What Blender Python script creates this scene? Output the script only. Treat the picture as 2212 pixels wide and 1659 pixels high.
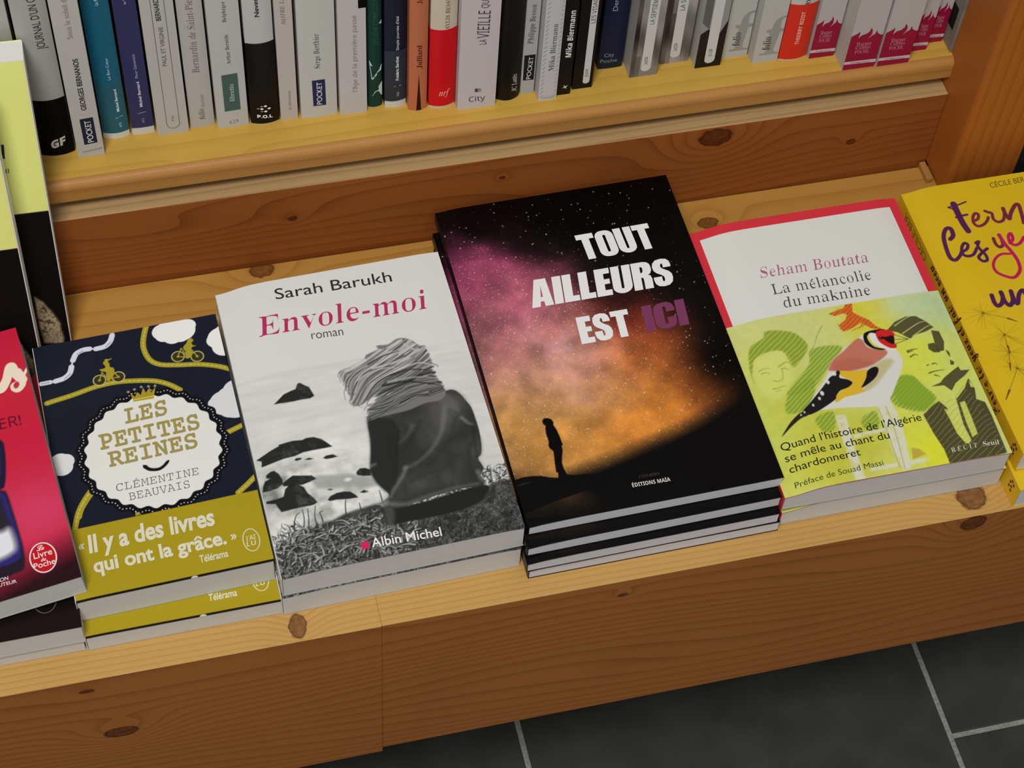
import bpy, math, random, unicodedata
import numpy as np
from mathutils import Matrix, Vector
from mathutils.geometry import tessellate_polygon
for o in list(bpy.data.objects): bpy.data.objects.remove(o)
S = bpy.context.scene; C = S.collection
MM = 0.001
# ------------------------------------------------------------------ camera, world, lights, exposure
CAM = {'loc': [-0.170729, -0.502235, 0.975], 'R': [[0.9715418, -0.2309008, 0.0528331], [-0.1600841, -0.8044598, -0.5720292], [0.1745842, 0.5472926, -0.8185299]], 'f': 4114.48}
cd = bpy.data.cameras.new('camera'); cam = bpy.data.objects.new('camera', cd); C.objects.link(cam)
cd.sensor_fit = 'HORIZONTAL'; cd.sensor_width = 36.0; cd.lens = CAM['f'] / 2212 * 36.0; cd.clip_start = 0.02; cd.clip_end = 20
R = CAM['R']
cam.matrix_world = Matrix(((R[0][0], -R[1][0], -R[2][0], CAM['loc'][0]), (R[0][1], -R[1][1], -R[2][1], CAM['loc'][1]),
                           (R[0][2], -R[1][2], -R[2][2], CAM['loc'][2]), (0, 0, 0, 1)))
S.camera = cam
wd = bpy.data.worlds.new('shop_ambience'); S.world = wd; wd.use_nodes = True
wn = wd.node_tree.nodes; bg = wn.get('Background') or wn.new('ShaderNodeBackground')
wo = wn.get('World Output') or wn.new('ShaderNodeOutputWorld'); wd.node_tree.links.new(bg.outputs[0], wo.inputs[0])
bg.inputs[0].default_value = (1.0, 0.985, 0.945, 1); bg.inputs[1].default_value = 0.26
def area(name, loc, target, size, power, col):
    l = bpy.data.lights.new(name, 'AREA'); l.shape = 'RECTANGLE'; l.size, l.size_y = size; l.energy = power; l.color = col
    o = bpy.data.objects.new(name, l); C.objects.link(o); o.location = loc
    o.rotation_euler = (Vector(target) - Vector(loc)).to_track_quat('-Z', 'Y').to_euler()
area('ceiling_panel_light', (-0.50, -0.74, 1.95), (0.02, 0.12, 0.0), (0.5, 0.5), 29.0, (1.0, 0.98, 0.935))
area('front_fill_light', (0.1, -2.6, 2.3), (0.0, 0.1, 0.0), (1.2, 0.6), 11.0, (1.0, 0.97, 0.92))  # unseen fill added in front to lift the upright faces
vs = S.view_settings; vs.view_transform = 'Standard'; vs.look = 'None'; vs.exposure = -0.01; vs.gamma = 1.0; vs.use_curve_mapping = False
# ------------------------------------------------------------------ colour
def lin(c, k=1.0):
    out = []
    for x in c:
        x = x / 255.0; x = x / 12.92 if x <= .04045 else ((x + .055) / 1.055) ** 2.4
        out.append(min(x * k, .9))
    return tuple(out)
def lina(a, k):
    a = np.clip(a, 0, 255) / 255.0
    return np.minimum(np.where(a <= .04045, a / 12.92, ((a + .055) / 1.055) ** 2.4) * k, .9)
KT, KF = 1.2, 1.22                      # printed colours of covers lying face up / of upright spines, as reflectance
# ------------------------------------------------------------------ materials
def new_mat(name, rough=.5, spec=.5):
    m = bpy.data.materials.new(name); m.use_nodes = True
    b = m.node_tree.nodes['Principled BSDF']; b.inputs['Roughness'].default_value = rough; b.inputs['Specular IOR Level'].default_value = spec
    return m, m.node_tree.nodes, m.node_tree.links, b
def print_mat(name, rough, spec=.5):
    m, n, l, b = new_mat(name, rough, spec)
    a = n.new('ShaderNodeAttribute'); a.attribute_name = 'Col'; l.new(a.outputs['Color'], b.inputs['Base Color'])
    t = n.new('ShaderNodeTexNoise'); t.inputs['Scale'].default_value = 900; t.inputs['Detail'].default_value = 2
    tc = n.new('ShaderNodeTexCoord'); l.new(tc.outputs['Object'], t.inputs['Vector'])
    bp = n.new('ShaderNodeBump'); bp.inputs['Strength'].default_value = .03; bp.inputs['Distance'].default_value = .0002
    l.new(t.outputs[0], bp.inputs['Height']); l.new(bp.outputs[0], b.inputs['Normal'])
    return m
M_GLOSS = print_mat('laminated_print', .34, .16); M_MATT = print_mat('matt_print', .6, .05)
def node(n, t, **kw):
    x = n.new(t)
    for k, v in kw.items(): setattr(x, k, v)
    return x
def page_mat(name, c):
    m, n, l, b = new_mat(name, .85, .15)
    tc = n.new('ShaderNodeTexCoord'); mp = n.new('ShaderNodeMapping'); mp.inputs['Scale'].default_value = (6, 6, 2600)
    l.new(tc.outputs['Object'], mp.inputs['Vector'])
    t = n.new('ShaderNodeTexNoise'); t.inputs['Scale'].default_value = 1.0; t.inputs['Detail'].default_value = 3
    l.new(mp.outputs[0], t.inputs['Vector'])
    r = n.new('ShaderNodeValToRGB'); e = r.color_ramp.elements
    e[0].position = .3; e[0].color = (*[x * .90 for x in c], 1); e[1].position = .6; e[1].color = (*c, 1)
    l.new(t.outputs[0], r.inputs[0]); l.new(r.outputs[0], b.inputs['Base Color'])
    bp = n.new('ShaderNodeBump'); bp.inputs['Strength'].default_value = .25; bp.inputs['Distance'].default_value = .0002
    l.new(t.outputs[0], bp.inputs['Height']); l.new(bp.outputs[0], b.inputs['Normal'])
    return m
M_PAGE = page_mat('paper_page_edges', (.64, .625, .60)); M_PAGEV = page_mat('grey_page_edges', (.64, .63, .68))
M_PAGEW = page_mat('white_page_edges', (.88, .88, .85)); M_PAGEC = page_mat('cream_page_edges', (.80, .77, .68))
def wood(name, light, dark, axes, ringfreq, knots=(), warp=.35, rough=.5, seed=0.0, fine=.45, gloss=.3, slope=0.0):
    """pine: growth rings run along world X (or Z), bend round the given knots. axes = (along, across)"""
    m, n, l, b = new_mat(name, rough, gloss)
    tc = n.new('ShaderNodeTexCoord'); sx = n.new('ShaderNodeSeparateXYZ'); l.new(tc.outputs['Object'], sx.inputs[0])
    def M(op, a, bb=None, cc=None):
        x = node(n, 'ShaderNodeMath', operation=op)
        for i, v in enumerate((a, bb, cc)):
            if v is None: continue
            if isinstance(v, (int, float)): x.inputs[i].default_value = v
            else: l.new(v, x.inputs[i])
        return x.outputs[0]
    al, ac = sx.outputs[axes[0]], sx.outputs[axes[1]]
    cv = n.new('ShaderNodeCombineXYZ'); l.new(M('MULTIPLY', al, 2.2), cv.inputs[0]); l.new(M('MULTIPLY', ac, 14.0), cv.inputs[1]); cv.inputs[2].default_value = seed
    ns = n.new('ShaderNodeTexNoise'); ns.inputs['Scale'].default_value = 1.0; ns.inputs['Detail'].default_value = 1.5; l.new(cv.outputs[0], ns.inputs['Vector'])
    ring = M('ADD', M('ADD', M('MULTIPLY', ac, ringfreq), M('MULTIPLY', al, slope)), M('MULTIPLY', ns.outputs[0], warp * 12))
    kd = None; nk = n.new('ShaderNodeTexNoise'); nk.inputs['Scale'].default_value = 260.0; nk.inputs['Detail'].default_value = 2; l.new(tc.outputs['Object'], nk.inputs['Vector'])
    for (ka, kc, rx, ry, amp) in knots:
        da = M('DIVIDE', M('SUBTRACT', al, ka * MM), rx * MM); dc = M('DIVIDE', M('SUBTRACT', ac, kc * MM), ry * MM)
        d2 = M('ADD', M('MULTIPLY', da, da), M('MULTIPLY', dc, dc))
        ring = M('ADD', ring, M('MULTIPLY', M('EXPONENT', M('MULTIPLY', d2, -.12)), amp))
        if rx > 25: continue
        dw = M('MULTIPLY', d2, M('ADD', M('MULTIPLY', nk.outputs[0], 1.0), .5)); rm = M('SUBTRACT', dw, .85)
        core = M('MINIMUM', M('MAXIMUM', M('MULTIPLY', M('SUBTRACT', 1.15, dw), 3.0), 0.0), 1.0)
        k = M('MAXIMUM', M('MULTIPLY', core, M('ADD', M('MULTIPLY', nk.outputs[0], .5), .55)), M('EXPONENT', M('MULTIPLY', M('MULTIPLY', rm, rm), -14.0)))
        kd = k if kd is None else M('MAXIMUM', kd, k)
    fr = M('FRACT', ring)
    late = M('POWER', fr, 3.6)
    cf = n.new('ShaderNodeCombineXYZ'); l.new(M('MULTIPLY', al, 18.0), cf.inputs[0]); l.new(M('MULTIPLY', ac, 900.0), cf.inputs[1]); cf.inputs[2].default_value = seed + 3
    nf = n.new('ShaderNodeTexNoise'); nf.inputs['Scale'].default_value = 1.0; nf.inputs['Detail'].default_value = 3; l.new(cf.outputs[0], nf.inputs['Vector'])
    nb = n.new('ShaderNodeTexNoise'); nb.inputs['Scale'].default_value = 9.0; nb.inputs['Detail'].default_value = 2; l.new(tc.outputs['Object'], nb.inputs['Vector'])
    f = M('ADD', M('MULTIPLY', late, .62), M('MULTIPLY', M('SUBTRACT', nf.outputs[0], .5), fine))
    f = M('ADD', f, M('MULTIPLY', M('SUBTRACT', nb.outputs[0], .5), .5)); f = M('MINIMUM', M('MAXIMUM', f, 0.0), 1.0)
    mx = node(n, 'ShaderNodeMix', data_type='RGBA'); l.new(f, mx.inputs[0]); mx.inputs[6].default_value = (*light, 1); mx.inputs[7].default_value = (*dark, 1)
    out = mx.outputs[2]
    if kd is not None:
        m2 = node(n, 'ShaderNodeMix', data_type='RGBA'); l.new(M('MINIMUM', M('MULTIPLY', kd, .92), 1.0), m2.inputs[0]); l.new(out, m2.inputs[6])
        m2.inputs[7].default_value = (dark[0] * .26, dark[1] * .13, dark[2] * .1, 1); out = m2.outputs[2]
    l.new(out, b.inputs['Base Color'])
    bp = n.new('ShaderNodeBump'); bp.inputs['Strength'].default_value = .15; bp.inputs['Distance'].default_value = .0004
    l.new(f, bp.inputs['Height']); l.new(bp.outputs[0], b.inputs['Normal'])
    return m
def plain(name, c, rough=.6, spec=.3, nscale=60, var=.12):
    m, n, l, b = new_mat(name, rough, spec)
    t = n.new('ShaderNodeTexNoise'); t.inputs['Scale'].default_value = nscale; t.inputs['Detail'].default_value = 4
    tc = n.new('ShaderNodeTexCoord'); l.new(tc.outputs['Object'], t.inputs['Vector'])
    r = n.new('ShaderNodeValToRGB'); e = r.color_ramp.elements
    e[0].position = .3; e[0].color = (*[x * (1 - var) for x in c], 1); e[1].position = .7; e[1].color = (*[min(1, x * (1 + var)) for x in c], 1)
    l.new(t.outputs[0], r.inputs[0]); l.new(r.outputs[0], b.inputs['Base Color'])
    return m
# ------------------------------------------------------------------ objects
def link(name, me, parent=None, mat=None):
    o = bpy.data.objects.new(name, me); C.objects.link(o)
    if parent: o.parent = parent
    if mat: me.materials.append(mat)
    return o
def tag(o, label=None, cat=None, group=None, kind=None):
    if label: o['label'] = label
    if cat: o['category'] = cat
    if group: o['group'] = group
    if kind: o['kind'] = kind
    return o
def empty(name, loc=(0, 0, 0), rot=(0, 0, 0)):
    o = bpy.data.objects.new(name, None); C.objects.link(o); o.empty_display_size = .02
    o.location = [v * MM for v in loc]; o.rotation_euler = rot
    return o
def copy_tree(o, parent=None):
    c = o.copy(); C.objects.link(c)
    if parent: c.parent = parent
    for ch in list(o.children): copy_tree(ch, c)
    return c
def mesh(name, V, F, cols=None, mats=None, smooth=False, fmat=None):
    """V in mm; cols = one linear rgb per face (list) or per vertex (array)"""
    me = bpy.data.meshes.new(name); me.from_pydata([tuple(x * MM for x in v) for v in V], [], F)
    if cols is not None:
        if isinstance(cols, np.ndarray):
            a = me.color_attributes.new('Col', 'FLOAT_COLOR', 'POINT'); d = np.ones((len(V), 4), np.float32); d[:, :3] = cols
            a.data.foreach_set('color', d.ravel())
        else:
            a = me.color_attributes.new('Col', 'FLOAT_COLOR', 'CORNER'); d = []
            for p in me.polygons:
                for _ in p.loop_indices: d.extend((*cols[p.index], 1.0))
            a.data.foreach_set('color', d)
    if fmat: me.polygons.foreach_set('material_index', fmat)
    if smooth: me.polygons.foreach_set('use_smooth', [True] * len(me.polygons))
    me.update(); return me
def box_mesh(name, x0, x1, y0, y1, z0, z1, bev=0.0, seg=2, fmat=None):
    """box in mm with optional bevel; fmat(normal)->material index"""
    import bmesh
    bm = bmesh.new()
    vs_ = [bm.verts.new((x * MM, y * MM, z * MM)) for x in (x0, x1) for y in (y0, y1) for z in (z0, z1)]
    for f in ((0, 1, 3, 2), (4, 6, 7, 5), (0, 4, 5, 1), (2, 3, 7, 6), (0, 2, 6, 4), (1, 5, 7, 3)): bm.faces.new([vs_[i] for i in f])
    if bev: bmesh.ops.bevel(bm, geom=bm.edges[:] + bm.verts[:], offset=bev * MM, segments=seg, affect='EDGES', profile=.5)
    bm.normal_update(); me = bpy.data.meshes.new(name); bm.to_mesh(me); bm.free()
    if fmat:
        for p in me.polygons: p.material_index = fmat(p.normal)
    return me
# ------------------------------------------------------------------ lettering
STY = {'sans': None, 'bold': 0x1D5D4, 'ssans': 0x1D5A0, 'serif': 0x1D400, 'ital': 0x1D434, 'bital': 0x1D468, 'slab': 0x1D670, 'script': 0x1D4D0}
def stylise(s, st):
    b = STY[st]
    if not b: return s
    o = ''
    for ch in s:
        if 'A' <= ch <= 'Z': o += chr(b + ord(ch) - 65)
        elif 'a' <= ch <= 'z': o += '\u210e' if (st == 'ital' and ch == 'h') else chr(b + 26 + ord(ch) - 97)
        else: o += ch
    return o
_tc = {}
def raw_text(s, st, off):
    k = (s, st, off)
    if k in _tc: return _tc[k]
    an = off if isinstance(off, tuple) else None; off = 0.0 if an else off
    cu = bpy.data.curves.new('t', 'FONT'); cu.body = stylise(s, st); cu.size = 1; cu.offset = off; cu.resolution_u = 5
    ob = bpy.data.objects.new('t', cu); me = ob.to_mesh()
    V = np.array([(v.co.x, v.co.y) for v in me.vertices]) if len(me.vertices) else np.zeros((0, 2)); F = [tuple(p.vertices) for p in me.polygons]
    if an:                                               # slim the upright stems only
        cnt = {}
        for f in F:
            q = [V[i] for i in f]; ar = sum(q[i][0] * q[(i + 1) % len(q)][1] - q[(i + 1) % len(q)][0] * q[i][1] for i in range(len(q)))
            g = f if ar > 0 else f[::-1]
            for a, b in zip(g, g[1:] + g[:1]): cnt[(a, b)] = 1
        N = np.zeros_like(V)
        for (a, b) in cnt:
            if (b, a) in cnt: continue
            d = V[b] - V[a]; L = math.hypot(*d) or 1; nn = np.array((d[1], -d[0])) / L; N[a] += nn; N[b] += nn
        L = np.hypot(N[:, 0], N[:, 1]); N /= np.maximum(L, 1e-6)[:, None]; V[:, 0] -= N[:, 0] * an[0]; V[:, 1] -= N[:, 1] * an[1]
    ob.to_mesh_clear(); bpy.data.objects.remove(ob); bpy.data.curves.remove(cu)
    _tc[k] = (V, F); return V, F
def text2d(s, st, off=0.0):
    base = ''; acc = []
    for ch in s:
        d = unicodedata.normalize('NFD', ch)
        if len(d) > 1 and d[1] != '\u0327':
            acc.append((len(base), d[1])); base += d[0]
        else: base += d[0]
    V, F = raw_text(base, st, off); V = V.copy(); F = list(F)
    if len(V) == 0: return V, F
    cap = raw_text('H', st, off)[0][:, 1].max()
    xs0, xs1 = V[:, 0].min(), V[:, 0].max()
    ex, ef = [], []
    for i, a in acc:
        p = raw_text(base[:i + 1], st, off)[0]; g = raw_text(base[i], st, off)[0]
        xc = p[:, 0].max() - (g[:, 0].max() - g[:, 0].min()) / 2; yt = (cap if base[i].isupper() else raw_text('x', st, off)[0][:, 1].max()) + .05 * cap
        o_ = -.012 if isinstance(off, tuple) else off; h, w, t = .2 * cap, .15 * cap, .05 * cap + max(o_ * .4, -.012)
        def quad(x0, y0, x1, y1):
            dx, dy = x1 - x0, y1 - y0; L = math.hypot(dx, dy); nx, ny = -dy / L * t, dx / L * t
            n0 = len(V) + len(ex); ex.extend([(x0 + nx, y0 + ny), (x0 - nx, y0 - ny), (x1 - nx, y1 - ny), (x1 + nx, y1 + ny)]); ef.append((n0, n0 + 1, n0 + 2, n0 + 3))
        if a == '\u0301': quad(xc - w * .5, yt, xc + w, yt + h)
        elif a == '\u0300': quad(xc + w * .5, yt, xc - w, yt + h)
        elif a == '\u0302': quad(xc - w * 1.7, yt, xc, yt + h * 1.1); quad(xc + w * 1.7, yt, xc, yt + h * 1.1)
        elif a == '\u0308':
            for q in (-1, 1): quad(xc + q * w - t, yt + t, xc + q * w + t, yt + t)
    if ex: V = np.vstack([V, np.array(ex)]); F += ef
    V[:, 0] = (V[:, 0] - xs0) / (xs1 - xs0); V[:, 1] /= cap
    return V, F
class Ink:
    """flat printed shapes gathered in (u, v) mm of one surface, then lifted onto it as one mesh"""
    def __init__(s): s.V, s.F, s.c = [], [], []
    def text(s, t, st, off, col, P, k=1.0):
        A, B, Cc = [np.array(p) for p in P]; V, F = text2d(t, st, off); n0 = len(s.V); c = lin(col, k)
        for v in V: s.V.append(tuple(A + (B - A) * v[0] + (Cc - A) * v[1]))
        for f in F: s.F.append(tuple(i + n0 for i in f)); s.c.append(c)
        return s
    def poly(s, pts, col, k=1.0, holes=()):
        loops = [list(pts)] + [list(h) for h in holes]; n0 = len(s.V); c = lin(col, k)
        flat = [p for L in loops for p in L]
        for t in tessellate_polygon([[Vector((p[0], p[1], 0)) for p in L] for L in loops]): s.F.append(tuple(i + n0 for i in t)); s.c.append(c)
        s.V.extend(flat); return s
    def ring(s, cx, cy, rx, ry, w, col, k=1.0, n=40):
        o = [(cx + rx * math.cos(2 * math.pi * i / n), cy + ry * math.sin(2 * math.pi * i / n)) for i in range(n)]
        i_ = [(cx + (rx - w) * math.cos(2 * math.pi * i / n), cy + (ry - w) * math.sin(2 * math.pi * i / n)) for i in range(n)]
        n0 = len(s.V); c = lin(col, k); s.V += o + i_
        for i in range(n): j = (i + 1) % n; s.F.append((n0 + i, n0 + j, n0 + n + j, n0 + n + i)); s.c.append(c)
        return s
    def disc(s, cx, cy, rx, ry, col, k=1.0, n=24):
        return s.poly([(cx + rx * math.cos(2 * math.pi * i / n), cy + ry * math.sin(2 * math.pi * i / n)) for i in range(n)], col, k)
    def build(s, name, surf, parent, mat, label=None):
        V = [surf(u, v) for u, v in s.V]; F = []
        for f in s.F:                                   # face every piece outwards
            a, b, c = [Vector(V[i]) for i in f[:3]]
            F.append(f)
        me = mesh(name, V, F, s.c); o = link(name, me, parent, mat)
        if label: o['label'] = label
        return o
# ------------------------------------------------------------------ painted prints (soft artwork), evaluated per vertex of the cover
class Art:
    def __init__(s, W, H, res, bg):
        s.W, s.H, s.nx, s.ny = W, H, int(W / res) + 1, int(H / res) + 1
        s.X, s.Y = np.meshgrid(np.linspace(0, W, s.nx), np.linspace(0, H, s.ny)); s.r = W / (s.nx - 1)
        s.a = np.empty((s.ny, s.nx, 3)); s.a[:] = bg
    def sl(s, x0, y0, x1, y1):
        i0, i1 = max(0, int(x0 / s.r)), min(s.nx, int(x1 / s.r) + 2); j0, j1 = max(0, int(y0 / s.r)), min(s.ny, int(y1 / s.r) + 2)
        return (slice(j0, j1), slice(i0, i1)) if i1 > i0 and j1 > j0 else None
    def blend(s, sl, m, col):
        col = np.asarray(col, float); m = m[..., None]; s.a[sl] = s.a[sl] * (1 - m) + col * m
    def polymask(s, pts, soft=0.0):
        P = np.array(pts, float); x0, y0 = P.min(0) - 2 - soft * 3; x1, y1 = P.max(0) + 2 + soft * 3
        sl = s.sl(x0, y0, x1, y1)
        if sl is None: return None, None
        X, Y = s.X[sl], s.Y[sl]; ins = np.zeros(X.shape, bool); d2 = np.full(X.shape, 1e9)
        for (ax, ay), (bx, by) in zip(P, np.roll(P, -1, 0)):
            if ay != by: ins ^= ((ay > Y) != (by > Y)) & (X < (bx - ax) * (Y - ay) / (by - ay) + ax)
            dx, dy = bx - ax, by - ay; L = dx * dx + dy * dy + 1e-9; t = np.clip(((X - ax) * dx + (Y - ay) * dy) / L, 0, 1)
            d2 = np.minimum(d2, (X - ax - t * dx) ** 2 + (Y - ay - t * dy) ** 2)
        d = np.sqrt(d2) * np.where(ins, 1, -1); w = max(soft, s.r * .5)
        return sl, np.clip(d / (2 * w) + .5, 0, 1)
    def poly(s, pts, col, a=1.0, soft=0.0, smooth=False, tex=None):
        if smooth: pts = spline(pts, 5, True)
        sl, m = s.polymask(pts, soft)
        if sl is None: return
        if tex is not None: m = m * tex[sl]
        s.blend(sl, m * a, col)
    def stroke(s, pts, w, col, a=1.0, w2=None, soft=0.0, smooth=True):
        if smooth and len(pts) > 2: pts = spline(pts, 6, False)
        n = len(pts); w2 = w if w2 is None else w2
        P = np.array(pts); W_ = max(w, w2) + 1 + soft
        sl = s.sl(P[:, 0].min() - W_, P[:, 1].min() - W_, P[:, 0].max() + W_, P[:, 1].max() + W_)
        if sl is None: return
        X, Y = s.X[sl], s.Y[sl]; m = np.zeros(X.shape); q = max(s.r * .5, soft)
        for i in range(n - 1):
            (ax, ay), (bx, by) = pts[i], pts[i + 1]; dx, dy = bx - ax, by - ay; L = dx * dx + dy * dy + 1e-9
            t = np.clip(((X - ax) * dx + (Y - ay) * dy) / L, 0, 1); ww = w + (w2 - w) * (i + t) / (n - 1)
            m = np.maximum(m, np.clip((ww / 2 - np.sqrt((X - ax - t * dx) ** 2 + (Y - ay - t * dy) ** 2)) / (2 * q) + .5, 0, 1))
        s.blend(sl, m * a, col)
    def ell(s, cx, cy, rx, ry, col, a=1.0, soft=0.0, ang=0.0):
        R_ = max(rx, ry) + soft * 3 + 1; sl = s.sl(cx - R_, cy - R_, cx + R_, cy + R_)
        if sl is None: return
        X, Y = s.X[sl] - cx, s.Y[sl] - cy; c, n = math.cos(ang), math.sin(ang)
        d = np.sqrt(((X * c + Y * n) / rx) ** 2 + ((-X * n + Y * c) / ry) ** 2); k = max(soft, s.r * .5) / min(rx, ry)
        s.blend(sl, np.clip((1 - d) / (2 * k) + .5, 0, 1) * a, col)
    def gauss(s, cx, cy, rx, ry, ang=0.0, X=None, Y=None):
        X = (s.X if X is None else X) - cx; Y = (s.Y if Y is None else Y) - cy; c, n = math.cos(ang), math.sin(ang)
        return np.exp(-((X * c + Y * n) / rx) ** 2 - ((-X * n + Y * c) / ry) ** 2)
    def noise(s, scale, seed, octv=4, sx=1.0, sy=1.0):
        out = np.zeros(s.X.shape); amp, tot = 1.0, 0
        for o in range(octv):
            g = np.random.RandomState(seed + o).rand(int(s.H / scale * sy) + 4, int(s.W / scale * sx) + 4)
            x, y = s.X / scale * sx, s.Y / scale * sy; i, j = x.astype(int), y.astype(int); fx, fy = x - i, y - j
            fx = fx * fx * (3 - 2 * fx); fy = fy * fy * (3 - 2 * fy)
            out += amp * ((g[j, i] * (1 - fx) + g[j, i + 1] * fx) * (1 - fy) + (g[j + 1, i] * (1 - fx) + g[j + 1, i + 1] * fx) * fy)
            tot += amp; amp *= .5; scale /= 2.0
        return out / tot
def spline(P, k=6, closed=False):
    P = [np.array(p, float) for p in P]; n = len(P); out = []
    for i in range(n if closed else n - 1):
        g = (lambda j: P[j % n]) if closed else (lambda j: P[min(max(j, 0), n - 1)])
        p0, p1, p2, p3 = g(i - 1), g(i), g(i + 1), g(i + 2)
        for q in range(k):
            t = q / k; out.append(tuple(.5 * (2 * p1 + (p2 - p0) * t + (2 * p0 - 5 * p1 + 4 * p2 - p3) * t * t + (3 * p1 - p0 - 3 * p2 + p3) * t ** 3)))
    if not closed: out.append(tuple(P[-1]))
    return out
# ------------------------------------------------------------------ paperbacks lying down
def lying_book(name, W, H, T, art, spine_col, camber, mat=None, page=None, back_col=None, fan=0.0):
    """front-left bottom corner at the origin, x = width from the spine, y = towards the head of the book, z up"""
    mat = mat or M_GLOSS; page = page or M_PAGE; root = empty(name); ct = .45
    def off(u, v): return camber(u, v) if camber else 0.0
    sur = lambda u, v, e=.12: (u, v, T + off(u, v) + e)
    nx, ny = art.nx, art.ny; U, Vv = art.X.ravel(), art.Y.ravel()
    Z = np.array([T + off(u, v) for u, v in zip(U, Vv)]) if camber else np.full(U.shape, float(T))
    top = np.stack([U, Vv, Z], 1); bot = top.copy(); bot[:, 2] -= ct
    idx = np.arange(nx * ny).reshape(ny, nx)
    q = np.stack([idx[:-1, :-1], idx[:-1, 1:], idx[1:, 1:], idx[1:, :-1]], -1).reshape(-1, 4)
    rim = np.concatenate([idx[0, :], idx[1:, -1], idx[-1, -2::-1], idx[-2:0:-1, 0]])   # boundary loop
    nb = len(rim); N = nx * ny
    V = np.vstack([top, bot[rim]]); F = q.tolist() + [(int(rim[i]), N + i, N + (i + 1) % nb, int(rim[(i + 1) % nb])) for i in range(nb)]
    F.append(tuple(N + i for i in range(nb - 1, -1, -1)))
    col = lina(art.a, KT).reshape(-1, 3); rc = col[rim] * .85 + .05; rc[U[rim] < .6] = col[rim][U[rim] < .6]; col = np.vstack([col, rc])
    me = mesh('front_cover', V, F, col); fc = link('front_cover', me, root, mat)
    # page block follows the cover
    nu, nv = 24, 10; us = np.linspace(.35, W - .5 + fan, nu); vs_ = np.linspace(.35, H - .35, nv); PV, PF = [], []
    for z in (0, 1):
        for v in vs_:
            for u in us: PV.append((u, v, ct if z == 0 else T - ct + off(u, v) * .985 - .02))
    g = lambda z, j, i: z * nu * nv + j * nu + i
    for j in range(nv - 1):
        for i in range(nu - 1): PF.append((g(1, j, i), g(1, j, i + 1), g(1, j + 1, i + 1), g(1, j + 1, i))); PF.append((g(0, j, i), g(0, j + 1, i), g(0, j + 1, i + 1), g(0, j, i + 1)))
    for i in range(nu - 1): PF.append((g(0, 0, i), g(0, 0, i + 1), g(1, 0, i + 1), g(1, 0, i))); PF.append((g(0, nv - 1, i + 1), g(0, nv - 1, i), g(1, nv - 1, i), g(1, nv - 1, i + 1)))
    for j in range(nv - 1): PF.append((g(0, j + 1, 0), g(0, j, 0), g(1, j, 0), g(1, j + 1, 0))); PF.append((g(0, j, nu - 1), g(0, j + 1, nu - 1), g(1, j + 1, nu - 1), g(1, j, nu - 1)))
    link('page_block', mesh('page_block', PV, PF), root, page)
    bc = lin(back_col or spine_col, KT)
    bm_ = box_mesh('back_cover', 0, W, 0, H, 0, ct); a = bm_.color_attributes.new('Col', 'FLOAT_COLOR', 'CORNER'); a.data.foreach_set('color', list((*bc, 1)) * len(bm_.loops))
    link('back_cover', bm_, root, mat)
    # spine sheet
    SV, SF, SC = [], [], []; n = 12
    for i in range(n + 1):
        v = H * i / n
        for z, x in ((ct * .5, 0), (ct * .5, -ct), (T + off(0, v) - ct * .5, -ct), (T + off(0, v) - .02, 0), (T + off(0, v) - ct, 0)): SV.append((x, v, z))
    for i in range(n):
        b0, b1 = i * 5, i * 5 + 5
        for k in range(5): SF.append((b0 + k, b1 + k, b1 + (k + 1) % 5, b0 + (k + 1) % 5)); SC.append(lin(spine_col, KT))
    SF += [(4, 3, 2, 1, 0), tuple(n * 5 + k for k in range(5))]; SC += [lin(spine_col, KT)] * 2
    sp = link('spine', mesh('spine', SV, SF, SC), root, mat)
    ssur = lambda a_, v: (-ct - .1, v, a_)
    return root, fc, sp, sur, ssur
def place(root, frame, T, extra=0.0):
    ox, oy, z = LY[frame][:3]; a = math.radians(LY[frame][3]); t = math.radians(LY[frame][4]) if len(LY[frame]) > 4 else 0
    eu = Vector((math.cos(a) * math.cos(t), math.sin(a) * math.cos(t), math.sin(t))); ev = Vector((-math.sin(a), math.cos(a), 0)); n = eu.cross(ev)
    o = Vector((ox, oy, z)) - n * T
    root.matrix_world = Matrix(((eu.x, ev.x, n.x, o.x * MM), (eu.y, ev.y, n.y, o.y * MM), (eu.z, ev.z, n.z, (o.z + extra) * MM), (0, 0, 0, 1)))
LY = {'env': (-127.6, 18.9, 41.8, 1.9), 'env2': (-128.7, 18.4, 20.9, 1.6), 'tout': (15.6, 24.6, 40.0, 0.9), 'tout2': (13.7, 16.6, 30.0, 1.2), 'tout3': (12.9, 12.0, 20.0, 1.0), 'tout4': (14.6, 12.9, 10.0, 0.6), 'seu': (168.8, 17.6, 37.5, 0.2), 'seu2': (170.6, 18.3, 18.8, 0.2), 'yel': (317.0, 15.0, 40.0, 0.3), 'yel2': (315.6, 1.4, 20.0, 0.5), 'jai': (-240.1, 29.6, 36.0, 2.3), 'jai2': (-239.0, 18.4, 14.4, 0.6), 'pink': (-343.2, 22.7, 47.1, 6.5, 3.6), 'pink2': (-349.0, 17.0, 29.0, 0.6), 'pink3': (-350.0, 18.4, 11.0, 0.3)}
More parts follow.
